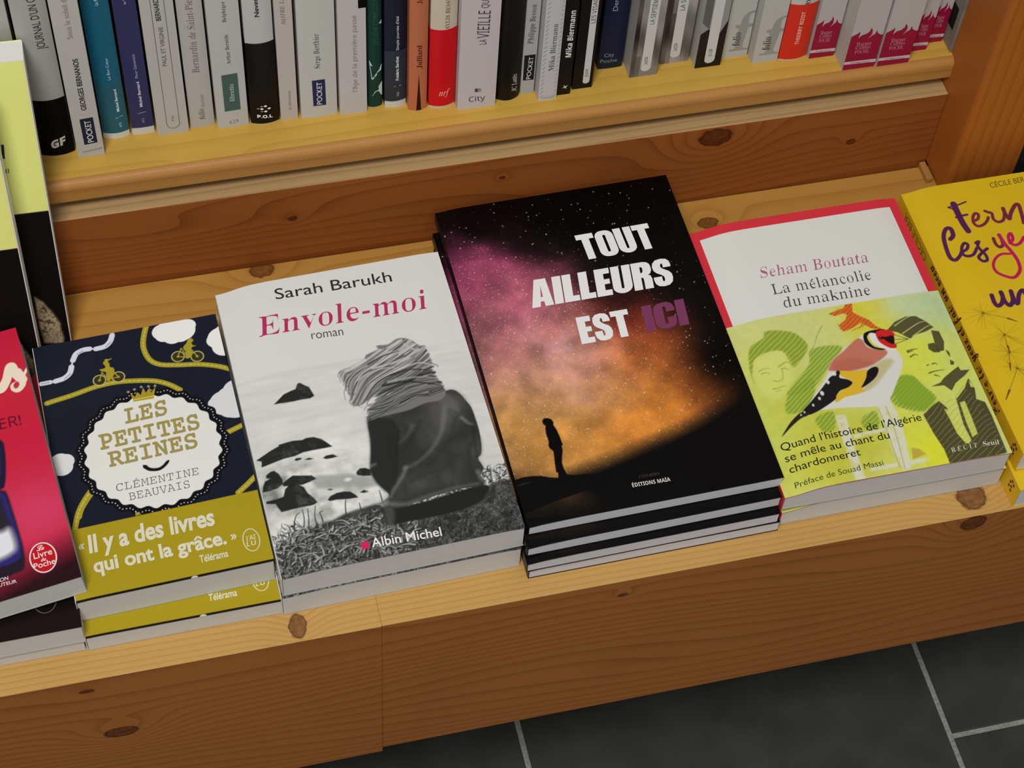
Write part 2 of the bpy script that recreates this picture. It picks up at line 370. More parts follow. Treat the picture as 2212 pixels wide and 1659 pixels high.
SP = {'white1': (-258.0, 312.0, 32.0), 'gf': (-223.8, 303.4, 20.3), 'pocketA': (-202.6, 299.2, 16.3), 'teal': (-185.9, 310.7, 16.3), 'indigo': (-168.4, 311.4, 13.8), 'paul': (-153.6, 308.1, 19.6), 'bern': (-133.0, 310.7, 15.2), 'belph': (-116.8, 307.1, 19.5), 'pol': (-96.0, 305.9, 17.4), 'notre': (-77.8, 307.0, 11.0), 'berthier': (-65.2, 305.8, 23.0), 'age': (-41.2, 304.4, 17.4), 'lions': (-22.8, 307.6, 9.1), 'berthet': (-12.8, 305.0, 13.8), 'julliard': (1.3, 299.8, 11.9), 'nrf': (14.2, 298.9, 16.6), 'city': (31.2, 295.1, 24.7), 'lattes': (56.7, 297.8, 15.6), 'pocketC': (73.0, 301.4, 9.2), 'mikaw': (82.9, 293.8, 12.3), 'mikab': (95.8, 296.3, 8.8), 'visages': (106.5, 299.4, 13.3), 'cityp': (127.0, 313.2, 16.4), 'sept1': (144.9, 302.8, 18.7), 'sept2': (167.6, 310.6, 19.4), 'n31128': (188.7, 303.1, 17.3), 'folio1': (208.5, 308.2, 17.5), 'folio2': (226.6, 300.4, 17.6), 'bizot': (244.7, 298.7, 18.9), 'hc1': (264.6, 298.0, 17.6), 'hc2': (283.0, 284.0, 22.2), 'hc3': (306.2, 283.3, 22.3), 'hc4': (332.4, 292.1, 11.8), 'hc5': (345.4, 297.5, 12.0)}
TL = {'grB': (-226.3, 228.0, 0.26, 1.5), 'grF': (-244.8, 203.0, 0.26, 0.6)}
# ------------------------------------------------------------------ the setting
M_TILE = plain('slate_tile', (.042, .044, .040), .55, .35, 25, .22); M_GROUT = plain('pale_grout', (.30, .31, .28), .9, .1, 400, .25)
FZ = -400.0
def build_floor():
    import bmesh
    bm = bmesh.new(); G = 2.2; TX = 333.5
    def slab(x0, x1, y0, y1):
        v = []
        for z, i in ((FZ - 8, 0), (FZ - .9, 0), (FZ, 1.0)):
            v.append([bm.verts.new((x * MM, y * MM, z * MM)) for x, y in ((x0 + i, y0 + i), (x1 - i, y0 + i), (x1 - i, y1 - i), (x0 + i, y1 - i))])
        bm.faces.new(v[2])
        for a, b in ((0, 1), (1, 2)):
            for k in range(4): bm.faces.new((v[a][k], v[a][(k + 1) % 4], v[b][(k + 1) % 4], v[b][k]))
    x = [(51.8,101.3)][0][0] - 5 * TX
    for i in range(13):
        oy = 0 if i % 2 == 0 else -333
        j0 = [(385.7,18.4)][0][1] - 667 * 3 + oy
        for j in range(6): slab(x + G, x + TX - G, j0 + 667 * j + G, j0 + 667 * (j + 1) - G)
        x += TX
    n = len(bm.faces)
    a = 2.2
    v = [bm.verts.new(p) for p in ((-a, -a, (FZ - 1.5) * MM), (a, -a, (FZ - 1.5) * MM), (a, a, (FZ - 1.5) * MM), (-a, a, (FZ - 1.5) * MM))]
    f = bm.faces.new(v); f.material_index = 1
    bm.normal_update(); me = bpy.data.meshes.new('floor'); bm.to_mesh(me); bm.free()
    o = link('floor', me, None, M_TILE); me.materials.append(M_GROUT); tag(o, 'dark slate tiled floor with pale grout below the bookcase', 'floor', None, 'structure')
build_floor()
# ------------------------------------------------------------------ the bookcase
kf = [(-231.2,-71.9),(291.4,-8.8),(70.1,-17.2),(-243.8,-12.7)]
ks = [(-121.9,9.8),(-101.2,269.0),(196.8,252.2),(293.1,13.7),(134.8,3.3)]
kr = [(-78.4,41.0),(57.5,51.0),(199.7,60.2),(298.2,36.1),(-163.4,43.1)]
ku = [(-124.9,276.6),(-74.9,267.9)]
W_TOP = wood('pine_display_shelf', lin((186, 138, 66)), lin((160, 108, 44)), (0, 1), 70, [(*ks[0], 5, 8, 2), (*ks[1], 8, 6, 2), (*ks[2], 7, 4.5, 2), (*ks[3], 9, 9, 3)], .30, .45, 1.0, .45)  # darker than the ledge: occlusion behind the books is put into the colour
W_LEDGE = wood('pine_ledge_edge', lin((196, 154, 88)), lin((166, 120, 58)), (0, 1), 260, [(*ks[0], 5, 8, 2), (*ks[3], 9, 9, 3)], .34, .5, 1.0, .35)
W_UP = wood('pine_upper_shelf', lin((200, 160, 72)), lin((182, 138, 54)), (0, 1), 75, [(*ku[0], 7, 4, 2)], .18, .42, 5.0, .35)
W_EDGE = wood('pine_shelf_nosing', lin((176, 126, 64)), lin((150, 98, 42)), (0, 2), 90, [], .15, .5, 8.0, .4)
W_FRONT = wood('shaded_pine_front', lin((164, 103, 48)), lin((126, 70, 23)), (0, 2), 100, [(*kf[0], 10, 6, 3.5), (*kf[1], 8, 8, 3), (*kf[2], 3.2, 2, 1), (*kf[3], 4, 2.2, .6), (kf[0][0] + 60, kf[0][1] + 25, 70, 12, 2.2), (kf[2][0] - 70, kf[2][1] - 70, 80, 12, -2.4), (kf[1][0] - 40, kf[1][1] - 45, 60, 10, 2.4), (kf[2][0] + 60, kf[2][1] - 110, 80, 12, 2.0)], .52, .5, 2.0, .5, .3, 4.0)  # same boards as the ledge; shade of the front faces is coloured in
W_RISER = wood('shaded_pine_riser', lin((148, 84, 36)), lin((108, 54, 16)), (0, 2), 95, [(*kr[0], 3, 2.2, 1), (*kr[1], 2.2, 1.6, 1), (*kr[2], 11, 8, 4), (*kr[3], 3.5, 2.6, 1.2), (*kr[4], 34, 7, 2.6), (kr[2][0] - 60, kr[2][1] - 30, 40, 9, 2.4)], .6, .45, 3.0, .45, .3, -3.0)  # reddish riser, its face darkened in colour for the weaker light there
W_RAW = wood('raw_pine_edge', lin((180, 148, 102)), lin((140, 106, 68)), (0, 1), 160, [], .3, .75, 6.0, .5)
W_POST = wood('orange_pine_upright', lin((164, 94, 34)), lin((134, 66, 18)), (2, 0), 110, [], .3, .42, 9.0, .3)
W_DARK = plain('dark_back_board', (.010, .012, .012), .8, .1, 20, .3); M_STEEL = plain('grey_steel', (.20, .19, .17), .5, .5, 80, .2); M_HOLE = plain('slot_shadow', (.01, .01, .01), .9, .1)
case = tag(empty('bookcase', (0, 140, FZ)), 'varnished pine bookcase with a low display ledge below a shelf of upright books', 'bookcase')
def cpart(name, me, *mats, label=None, parent=None):
    o = link(name, me, parent or case); o.location = (0, -.14, -FZ * MM) if not parent else (0, 0, 0)
    for m in mats: me.materials.append(m)
    if label: o['label'] = label
    return o
up = lambda nrm: 1 if nrm.z > .6 else 0  # upward faces take the paler wood, the rest the wood with shade coloured in
cpart('display_shelf', box_mesh('display_shelf', -520, 640, 30.1, 272.5, -20, 0, .4), W_TOP)
XS = [(-74.9,-79.2)][0][0]
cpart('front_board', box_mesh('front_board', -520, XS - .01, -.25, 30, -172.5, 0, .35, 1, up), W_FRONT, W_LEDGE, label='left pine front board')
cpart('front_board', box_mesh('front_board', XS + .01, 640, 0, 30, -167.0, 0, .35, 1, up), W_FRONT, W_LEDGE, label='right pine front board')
cpart('riser_board', box_mesh('riser_board', -520, 359.9, 273.7, 296, -20, 70.2, .7, 2, up), W_RISER, W_RAW, label='reddish pine board with a pale raw top edge')
cpart('riser_cleat', box_mesh('riser_cleat', -520, 355, 300, 330, 20, 80, .5), W_RAW)
def nosed(name, x0, x1, y0, y1, z0, z1, r):
    P = [(y1, z0), (y1, z1)]; P += [(y0 + r - r * math.sin(t), z1 - r + r * math.cos(t)) for t in [math.pi / 2 * i / 6 for i in range(7)]]
    P += [(y0 + 1 - math.cos(t), z0 + 1 - math.sin(t)) for t in [math.pi / 2 * i / 3 for i in range(4)]]
    n = len(P); V = [(x0, *p) for p in P] + [(x1, *p) for p in P]; F = [(i, (i + 1) % n, n + (i + 1) % n, n + i) for i in range(n)]
    F += [tuple(range(n - 1, -1, -1)), tuple(range(n, 2 * n))]
    fm = [0 if i in (0, 1) else 1 for i in range(n)] + [0, 0]
    return mesh(name, V, F, fmat=fm)
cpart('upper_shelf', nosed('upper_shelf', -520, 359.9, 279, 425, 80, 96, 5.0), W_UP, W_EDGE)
po = cpart('upright_post', box_mesh('upright_post', 360.0, 410, 241, 316, 0.3, 620, 5, 4), W_POST)
st = cpart('shelf_standard', box_mesh('shelf_standard', 358.2, 360.0, 286, 304, 97, 600, .3), M_STEEL, label='grey slotted steel strip')
for z in range(12):
    h = cpart('slot', box_mesh('slot', 357.9, 358.3, 291, 299, 112 + 40 * z, 130 + 40 * z, 0), M_HOLE, parent=st)
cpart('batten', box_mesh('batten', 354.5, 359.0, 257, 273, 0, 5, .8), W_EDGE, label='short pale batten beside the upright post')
cpart('back_panel', box_mesh('back_panel', -520, 640, 428, 440, FZ, 620, 0), W_DARK)
cpart('dark_bay_sheet', box_mesh('dark_bay_sheet', 410.3, 640, 244, 256, 0, 620, 0), W_DARK)  # dark sheet added to stand for the darkness of the next bay
cpart('base_panel', box_mesh('base_panel', -520, 640, 330, 342, FZ, -20, 0), W_DARK)
# ------------------------------------------------------------------ books standing on the upper shelf
def upright(key, base, label, H=180, D=112, rnd=0.0, rows=(), side=None, mat=None, page=None, lean=0):
    """rows: (b0, b1, colour) bands of print across the spine, bottom to top"""
    x0, y, w = SP[key]; x0 += .2; w -= .45; mat = mat or M_MATT; ct = .5
    root = empty('paperback', (x0, y, 96.02), (0, 0, 0)); tag(root, label, 'book', 'paperbacks upright on the upper shelf')
    yc = lambda a: rnd * (2 * min(max(a, 0), w) / w - 1) ** 2
    n = 10 if rnd else 1
    out = [(0, D)] + [(w * i / n, yc(w * i / n)) for i in range(n + 1)] + [(w, D)]
    inn = [(ct, D)] + [(min(max(w * i / n, ct), w - ct), yc(w * i / n) + ct) for i in range(n + 1)] + [(w - ct, D)]
    cuts = sorted({0.0, float(H)} | {float(r[0]) for r in rows if 0 < r[0] < H} | {float(r[1]) for r in rows if 0 < r[1] < H})
    V, F, K = [], [], []; m = len(out); sc = side or base
    for z in cuts:
        V += [(p[0], p[1], z) for p in out] + [(p[0], p[1], z) for p in inn]
    for r in range(len(cuts) - 1):
        zc = (cuts[r] + cuts[r + 1]) / 2; c = base
        for b0, b1, cc in rows:
            if b0 <= zc <= b1: c = cc
        a, b = r * 2 * m, (r + 1) * 2 * m
        for i in range(m - 1):
            F.append((a + i, a + i + 1, b + i + 1, b + i)); K.append(lin(c if 0 < i < m - 2 else sc, KF))
            F.append((a + m + i + 1, a + m + i, b + m + i, b + m + i + 1)); K.append((.6, .6, .58))
        for i in (0, m - 1): F.append((a + i, b + i, b + m + i, a + m + i)); K.append((.6, .6, .58))
    for a in (0, (len(cuts) - 1) * 2 * m):
        for i in range(m - 1): F.append((a + i, a + i + 1, a + m + i + 1, a + m + i)); K.append((.6, .6, .58))
    link('cover', mesh('cover', V, F, K), root, mat)
    pb = box_mesh('page_block', ct + .1, w - ct - .1, rnd + ct + .1, D - 1.5, .3, H - .3); link('page_block', pb, root, page or M_PAGEC)
    root['w'] = w; del root['w']
    return root, (lambda a, b, e=.15: (a, yc(a) - e, b)), w
def band(root, key, rnd, b0, b1, col, D=112, label=None):
    x0, y, w = SP[key]; w -= .45; e = .22; n = 12
    yc = lambda a: rnd * (2 * a / w - 1) ** 2
    out = [(-e, D)] + [(-e + (w + 2 * e) * i / n, yc(w * i / n) - e) for i in range(n + 1)] + [(w + e, D)]
    inn = [(-.05, D)] + [(w * i / n, yc(w * i / n) - .05) for i in range(n + 1)] + [(w + .05, D)]
    m = len(out); V = [(*p, z) for z in (b0, b1) for P in (out, inn) for p in P]; F = []
    for i in range(m - 1):
        F += [(i, i + 1, 2 * m + i + 1, 2 * m + i), (m + i + 1, m + i, 3 * m + i, 3 * m + i + 1), (i + 1, i, m + i, m + i + 1), (2 * m + i, 2 * m + i + 1, 3 * m + i + 1, 3 * m + i)]
    F += [(0, 2 * m, 3 * m, m), (m - 1, 2 * m - 1, 4 * m - 1, 3 * m - 1)]
    o = link('paper_band', mesh('paper_band', V, F, [lin(col, KF)] * len(F)), root, M_GLOSS)
    if label: o['label'] = label
    return lambda a, b: (a, yc(a) - e - .12, b)
WH = (168, 166, 162); BK = (10, 9, 9); DK = (45, 43, 42); SW = (190, 190, 186)
def words(root, surf, name, items, mat=None, k=None):
    for t, st_, off, col, P in items: Ink().text(t, st_, off, col, P, k or KF).build(name, surf, root, mat or M_MATT)
def stripe(P, w):
    (ax, ay), (bx, by) = P; L = math.hypot(bx - ax, by - ay); nx, ny = -(by - ay) / L * w / 2, (bx - ax) / L * w / 2
    return [(ax + nx, ay + ny), (ax - nx, ay - ny), (bx - nx, by - ny), (bx + nx, by + ny)]
def pill(P, half, n=10):
    """lower end of a vertical rounded label: P = (centre a, bottom b), half width, up to the head of the book"""
    a, b = P; return [(a + half, 179)] + [(a + half * math.cos(t), b + half - half * math.sin(t)) for t in [math.pi * i / n for i in range(n + 1)]] + [(a - half, 179)]
# white sliver at the left edge of the picture
r, s, w = upright('white1', (160, 158, 154), 'white paperback at the left end, mostly behind the pale yellow leaning books', rnd=0)
words(r, s, 'title', [('Journal', 'sans', 0, (140, 138, 134), [(w - 9, 96), (w - 9, 128), (w - 14, 96)])])
# white over black
r, s, w = upright('gf', (150, 150, 147), 'thick paperback with a white spine turning black at the foot, beside the yellow leaning books', rnd=2.2,
                  rows=[(0, [(10.8,47.7)][0][1], BK)])
words(r, s, 'title', [("JOURNAL D'UN C", 'sans', 0, (40, 40, 40), [(15.1,88.8),(14.5,128.2),(10.5,89.1)])])
words(r, s, 'publisher_mark', [('GF', 'bold', .03, (185, 185, 182), [(6.5,6.5),(15.4,9.2),(6.8,13.1)])])
r, s, w = upright('pocketA', WH, 'white paperback with navy label and bold dark author name, left of the teal spine')
Ink().poly([(4.8,32.9),(4.9,10.7),(12.8,11.5),(12.7,33.5)], (32, 36, 52), KF).build('publisher_label', lambda a, b: s(a, b, .1), r, M_MATT)
words(r, lambda a, b: s(a, b, .2), 'label_lettering', [('POCKET', 'sans', .008, (200, 200, 198), [(10.8,12.5),(10.8,31.3),(7.3,12.2)])])
words(r, s, 'author_name', [('GEORGES BERNANOS', 'sans', .018, (35, 35, 38), [(9.9,40.2),(10.3,82.6),(6.9,40.1)])])
words(r, s, 'title', [('Sous le soleil d', 'sans', 0, (125, 122, 118), [(9.9,98.8),(10.0,128.3),(6.8,98.4)])])
words(r, s, 'series_line', [('CLASSIQUES', 'slab', 0, (90, 88, 88), [(3.0,4.1),(14.7,5.4),(3.0,5.2)])])
T_ = (22, 84, 106)
r, s, w = upright('teal', (20, 86, 110), 'teal blue paperback with small white lettering and a white foot', rnd=2.0, rows=[(0, [(8.5,4.6)][0][1], (188, 190, 186)), ([(8.5,4.6)][0][1], [(8.1,47.2)][0][1], (34, 84, 100))], mat=M_GLOSS)
words(r, s, 'title', [('Le Bon Cœur', 'sans', 0, (165, 200, 208), [(9.8,50.5),(10.1,68.5),(8.1,50.6)]), ('La R', 'sans', .01, (165, 200, 208), [(9.9,110.1),(9.9,115.1),(8.0,110.3)])])
words(r, s, 'author_name', [('Michel Bernard', 'sans', .022, (195, 215, 220), [(11.9,22.8),(11.9,41.8),(10.3,22.8)]), ('475', 'sans', 0, (170, 200, 206), [(11.9,9.1),(11.9,13.3),(10.5,9.1)])])
Ink().poly(stripe([(8.9,17.4),(13.5,18.6)], .3), (190, 205, 208), KF).build('rule', s, r, M_MATT); Ink().poly(stripe([(0.9,48.5),(15.7,49.6)], .25), (90, 140, 152), KF).build('rule', s, r, M_MATT)
r, s, w = upright('indigo', (46, 46, 84), 'dark indigo paperback with small white lettering, right of the teal one', rnd=.5, rows=[(0, [(7.0,5.7)][0][1], (186, 186, 182))], mat=M_GLOSS)
words(r, s, 'title', [('Pour Genevoix', 'sans', 0, (160, 165, 195), [(8.3,48.4),(8.2,68.2),(6.6,48.5)]), ('La T', 'sans', .01, (190, 195, 210), [(7.7,108.0),(7.7,112.0),(6.4,108.0)])])
words(r, s, 'author_name', [('Michel Bernard', 'sans', .022, (190, 195, 215), [(8.4,23.9),(8.4,45.3),(6.7,23.8)]), ('473', 'sans', 0, (150, 150, 185), [(8.2,9.8),(8.2,13.8),(6.8,9.9)])])
Ink().poly(stripe([(5.0,18.4),(9.9,19.1)], .3), (170, 172, 195), KF).build('rule', s, r, M_MATT)
r, s, w = upright('paul', WH, 'white paperback with a thin pill-shaped outline around its lettering', rnd=.3)
pl = [(5.8,112.0),(6.3,11.2),(9.4,5.2),(14.0,10.6),(13.3,110.7)]
k_ = Ink(); a0, a1 = pl[1][0], pl[3][0]; cx = (a0 + a1) / 2; hw = (a1 - a0) / 2; b0 = pl[2][1] + hw
pts = [(a0, 179), (a0, b0)] + [(cx - hw * math.cos(t), b0 - hw * math.sin(t)) for t in [math.pi * i / 12 for i in range(1, 12)]] + [(a1, b0), (a1, 179)]
for p_, q_ in zip(pts, pts[1:]): k_.poly(stripe([p_, q_], .28), (70, 70, 70), KF)
k_.build('label_outline', s, r, M_MATT)
words(r, s, 'title', [('PAUL ET VIRGINIE', 'sans', -.004, (70, 68, 66), [(11.1,58.6),(11.6,90.2),(8.6,58.8)])])
words(r, s, 'author_name', [('BERNARD', 'sans', .012, (35, 35, 35), [(11.2,95.2),(10.9,112.0),(8.3,95.3)]), ('4166', 'sans', 0, (110, 108, 106), [(10.7,11.0),(11.0,15.8),(9.3,11.2)])])
r, s, w = upright('bern', (164, 162, 158), 'white paperback with a long grey serif author name up its spine', rnd=.8)
words(r, s, 'author_name', [('Bernardin de Saint-Pier', 'serif', (.032, .003), (105, 92, 92), [(9.0,47.0),(9.2,108.0),(4.9,47.3)])])
words(r, s, 'publisher_mark', [('folio', 'serif', (.032, .003), (50, 48, 48), [(9.2,6.6),(9.1,15.5),(5.7,7.2)]), ('classique', 'serif', (.032, .003), (120, 118, 116), [(9.7,16.5),(9.5,28.5),(7.4,16.5)])])
r, s, w = upright('belph', (170, 170, 168), 'white paperback with a large grey-green rectangular label near its foot', rnd=.6)
Ink().poly([(5.1,45.6),(5.1,14.4),(14.8,14.7),(14.7,46.1)], (66, 88, 82), KF).build('publisher_label', lambda a, b: s(a, b, .2), r, M_MATT)
words(r, lambda a, b: s(a, b, .35), 'label_lettering', [('libretto', 'serif', (.024, .002), (188, 204, 198), [(11.6,22.9),(11.8,37.5),(8.7,23.0)])])
words(r, s, 'author_name', [('Arthur Bernède', 'serif', (.024, .002), (60, 60, 58), [(11.4,54.4),(11.2,78.6),(9.1,54.4)])])
words(r, s, 'title', [('Belphégor', 'serif', (.024, .002), (50, 50, 48), [(11.1,88.6),(11.1,104.8),(8.9,88.6)])])
words(r, s, 'number', [('639', 'serif', (.032, .003), (110, 108, 104), [(7.3,3.1),(12.8,3.5),(7.2,6.1)])])
r, s, w = upright('pol', (172, 173, 172), 'paperback with a black band over its white spine and a ring of white dots', rnd=2.0, mat=M_GLOSS)
s2 = band(r, 'pol', 2.0, [(9.0,0.7)][0][1], [(8.7,69.1)][0][1], (9, 8, 8), label='glossy black band')
words(r, s, 'title', [('Never', 'sans', .02, (40, 40, 40), [(9.4,90.4),(9.0,105.2),(6.7,90.6)])])
k_ = Ink()
for q in [(9.0,16.0),(11.2,13.5),(9.0,11.4),(6.7,13.8)]: k_.disc(*q, 1.0, .75, (225, 225, 222), KF, 14)
for q in [(6.7,16.0),(4.5,14.1),(6.7,11.6)]: k_.disc(*q, .85, .6, (130, 125, 122), KF, 14)
k_.text('P.O.L', 'bold', .02, (228, 228, 225), [(3.6,6.2),(13.0,5.1),(3.6,8.8)], KF).build('publisher_mark', s2, r, M_MATT)
r, s, w = upright('notre', (172, 165, 160), 'thin greyish paperback with handwritten capitals, right of the black-banded one')
words(r, s, 'title', [('NOTRE LA', 'ital', -.006, (90, 82, 80), [(6.5,80.7),(5.9,102.8),(4.0,80.8)])])
words(r, s, 'publisher_mark', [('le dilettante', 'serif', (.032, .003), (100, 92, 90), [(6.7,8.5),(6.7,25.4),(5.1,8.7)])])
r, s, w = upright('berthier', (176, 176, 172), 'wide white paperback with an upright navy label near its foot', rnd=.8)
Ink().poly([(7.4,32.4),(7.7,10.1),(15.6,9.9),(15.4,32.4)], (38, 42, 74), KF).build('publisher_label', lambda a, b: s(a, b, .2), r, M_MATT)
words(r, lambda a, b: s(a, b, .35), 'label_lettering', [('POCKET', 'sans', .006, (200, 202, 206), [(13.1,11.1),(13.4,30.4),(9.9,11.3)])])
words(r, s, 'author_name', [('Serge Berthier', 'serif', (.032, .003), (62, 60, 60), [(12.7,42.0),(12.6,71.1),(9.3,42.3)])])
r, s, w = upright('age', (176, 172, 172), 'pale paperback with a long thin grey title and a black mark above', rnd=.4)
words(r, s, 'title', [("l'âge de la première passe", 'ssans', -.004, (120, 112, 110), [(11.0,19.2),(11.2,83.2),(8.2,19.5)])])
Ink().poly([(12.3,95.3),(12.4,88.6),(17.1,88.4),(17.2,94.5)], BK, KF).build('black_mark', s, r, M_MATT)
r, s, w = upright('lions', (12, 52, 46), 'thin dark green paperback with white angular shapes', rnd=1.2, mat=M_GLOSS)
WG = (180, 200, 194)
for P in ([(1.1,36.3),(2.2,24.7),(2.7,24.2),(5.5,28.2),(5.3,29.6),(8.2,31.2),(8.6,35.8)], [(8.8,21.4),(6.4,17.6),(6.7,14.8),(4.2,13.8),(2.4,9.8),(8.8,9.2)], [(8.6,73.5),(6.9,70.9),(8.4,70.2)], [(0.7,41.1),(1.1,36.6),(2.8,35.9)]): Ink().poly(P, WG, KF).build('white_shape', s, r, M_MATT)
words(r, s, 'title', [('DES LIONS COMME DES C', 'sans', 0, (48, 88, 80), [(6.5,53.5),(6.2,91.0),(3.5,53.8)])])
r, s, w = upright('berthet', (18, 24, 42), 'dark navy paperback with bold white lettering and a white foot, left of the copper one', rnd=1.6, rows=[(0, [(6.9,5.4)][0][1], (184, 188, 184)), ([(6.9,5.4)][0][1], [(6.8,48.8)][0][1], (40, 47, 57))], mat=M_GLOSS)
words(r, s, 'author_name', [('Frédéric Berthet', 'sans', .024, (205, 206, 206), [(8.6,23.6),(8.4,44.2),(6.7,23.8)]), ('466', 'sans', 0, (150, 152, 155), [(8.9,9.3),(8.8,13.4),(7.2,9.5)])])
words(r, s, 'title', [("Simple journée d'été", 'sans', .006, (185, 188, 190), [(8.6,49.5),(8.4,77.6),(6.8,49.7)])])
Ink().poly(stripe([(5.4,18.6),(10.1,18.7)], .3), (180, 182, 184), KF).build('rule', s, r, M_MATT); Ink().poly(stripe([(0.2,50.4),(13.3,48.8)], .2), (95, 98, 100), KF).build('rule', s, r, M_MATT)
r, s, w = upright('julliard', (172, 100, 68), 'copper brown paperback with a tall dark spike at its foot', rnd=1.8, mat=M_GLOSS)
words(r, s, 'publisher_mark', [('Julliard', 'serif', -.006, (62, 26, 18), [(7.8,36.7),(7.5,56.2),(4.6,37.2)]), ('Ja', 'serif', -.01, (62, 26, 18), [(7.1,90.3),(6.9,94.6),(4.1,90.7)])])
Ink().poly([(5.9,31.6),(4.6,-0.8),(7.9,-1.4)], (48, 20, 12), KF).build('dark_spike', s, r, M_MATT)
r, s, w = upright('nrf', (186, 176, 158), 'cream paperback wrapped in a bright red paper band', rnd=2.6)
s2 = band(r, 'nrf', 2.6, 2.2, [(7.8,67.5)][0][1], (188, 14, 24), label='bright red band')
words(r, s, 'author_name', [('AYLIS BESSE', 'serif', (.032, .003), (84, 62, 50), [(10.9,67.4),(11.1,93.2),(8.3,67.8)])])
words(r, s2, 'publisher_mark', [('nrf', 'bital', -.01, (225, 170, 155), [(5.7,11.3),(12.4,10.9),(6.0,16.8)])])
r, s, w = upright('city', (180, 172, 174), 'wide pale paperback with tall thin capitals, right of the red-banded book', rnd=.5)
words(r, s, 'title', [('LA', 'ssans', 0, (60, 56, 56), [(16.2,54.8),(16.2,59.0),(11.8,55.5)]), ('VIEILLE', 'ssans', 0, (60, 56, 56), [(17.6,59.8),(17.8,82.3),(10.1,61.1)]), ('QUI', 'ssans', 0, (60, 56, 56), [(16.4,84.7),(16.4,92.7),(11.9,85.5)])])
k_ = Ink().text('City', 'ssans', 0, (62, 58, 60), [(7.1,6.3),(17.6,6.4),(6.9,10.8)], KF)
k_.poly([(10.5,17.7),(10.6,14.6),(12.5,14.5),(12.4,17.5)], (84, 60, 70), KF).poly([(12.4,17.5),(12.5,14.5),(14.5,14.4),(14.4,17.4)], (132, 124, 128), KF).build('publisher_mark', s, r, M_MATT)
r, s, w = upright('lattes', (14, 12, 11), 'glossy black round-backed paperback with tiny white lettering at its foot', rnd=3.0, mat=M_GLOSS)
words(r, s, 'publisher_mark', [('JC Lattès', 'ital', 0, (205, 203, 200), [(13.1,6.6),(12.5,22.0),(9.8,7.0)])])
r, s, w = upright('pocketC', (158, 158, 158), 'thin white paperback with a black label, left of the dashed white one')
Ink().poly([(0.9,34.2),(1.2,12.3),(8.1,11.9),(8.1,34.1)], (28, 28, 32), KF).build('publisher_label', lambda a, b: s(a, b, .1), r, M_MATT)
words(r, lambda a, b: s(a, b, .2), 'label_lettering', [('POCKET', 'sans', .006, (195, 195, 195), [(5.9,13.0),(6.8,32.3),(3.1,13.1)])])
words(r, s, 'author_name', [('Philippe Besson', 'serif', (.024, .002), (66, 64, 64), [(5.7,43.7),(6.1,76.3),(2.2,44.2)])])
r, s, w = upright('mikaw', (176, 174, 178), 'white paperback with rows of grey slanted dashes along its spine', rnd=.4)
k_ = Ink()
for i in range(46):
    b = 2.5 + i * 3.6; k_.poly(stripe([(.9, b), (2.7, b + 2.2)], .3), (118, 118, 124), KF); k_.poly(stripe([(w - 1.9, b + .8), (w - .8, b + 2.2)], .3), (122, 122, 128), KF)
for i in range(7): k_.poly(stripe([(2.2 + i * 1.2, 1.2), (3.0 + i * 1.2, 3.0)], .3), (118, 118, 124), KF)
k_.build('dashed_border', s, r, M_MATT)
words(r, s, 'author_name', [('Mika Biermann', 'serif', (.024, .002), (70, 68, 70), [(8.2,25.5),(8.3,65.5),(4.9,25.7)])])
r, s, w = upright('mikab', (14, 13, 12), 'thin black paperback with a bold white author name, right of the dashed white one', mat=M_GLOSS)
words(r, s, 'author_name', [('Mika Biermann', 'bold', .006, (205, 204, 200), [(6.5,32.8),(6.7,72.2),(2.9,33.3)])])
c_ = [(4.8,6.9)][0]
Ink().poly([(c_[0] + rr * math.cos(t), c_[1] + rr * math.sin(t)) for t, rr in [(math.pi / 2 + i * math.pi / 4 + .5, 2.2 if i % 2 == 0 else .7) for i in range(8)]], (180, 178, 174), KF).build('publisher_mark', s, r, M_MATT)
def pocket_pill(key, base, label, pt, half, title, number, art=(), side=None):
    r, s, w = upright(key, base, label, side=side, mat=M_GLOSS)
    k_ = Ink()
    for P, c in art: k_.poly(P, c, KF)
    if art: k_.build('printed_picture', lambda a, b: s(a, b, .1), r, M_GLOSS)
    Ink().poly(pill(pt, half), (186, 186, 184), KF).build('title_label', lambda a, b: s(a, b, .22), r, M_MATT)
    if title: words(r, lambda a, b: s(a, b, .34), 'title', [(title[0], 'ssans', 0, (66, 64, 62), title[1])])
    words(r, lambda a, b: s(a, b, .34), 'number', [(number[0], 'sans', 0, (98, 96, 94), number[1])])
pocket_pill('visages', (14, 13, 12), 'black paperback with a rounded white label, left of the dark blue one', [(8.6,4.2)][0], 2.2, ('LES VISAG', [(10.1,56.6),(10.0,77.3),(7.3,56.8)]), ('35434', [(9.8,9.9),(9.3,16.9),(7.5,10.2)]))
r, s, w = upright('cityp', (16, 24, 50), 'dark blue paperback set back on the shelf, beside the black one with a white label', rnd=.5, rows=[(0, 8, (18, 30, 44))], mat=M_GLOSS)
words(r, s, 'publisher_mark', [('City', 'sans', .004, (120, 128, 138), [(3.5,10.5),(10.0,10.8),(3.0,13.5)]), ('Poche', 'sans', .004, (120, 128, 138), [(1.3,5.7),(12.3,5.5),(1.0,8.6)])])
words(r, s, 'author_name', [('Den', 'sans', 0, (140, 148, 165), [(8.2,50.3),(7.9,60.6),(5.1,50.4)])])
SG = (120, 112, 108)
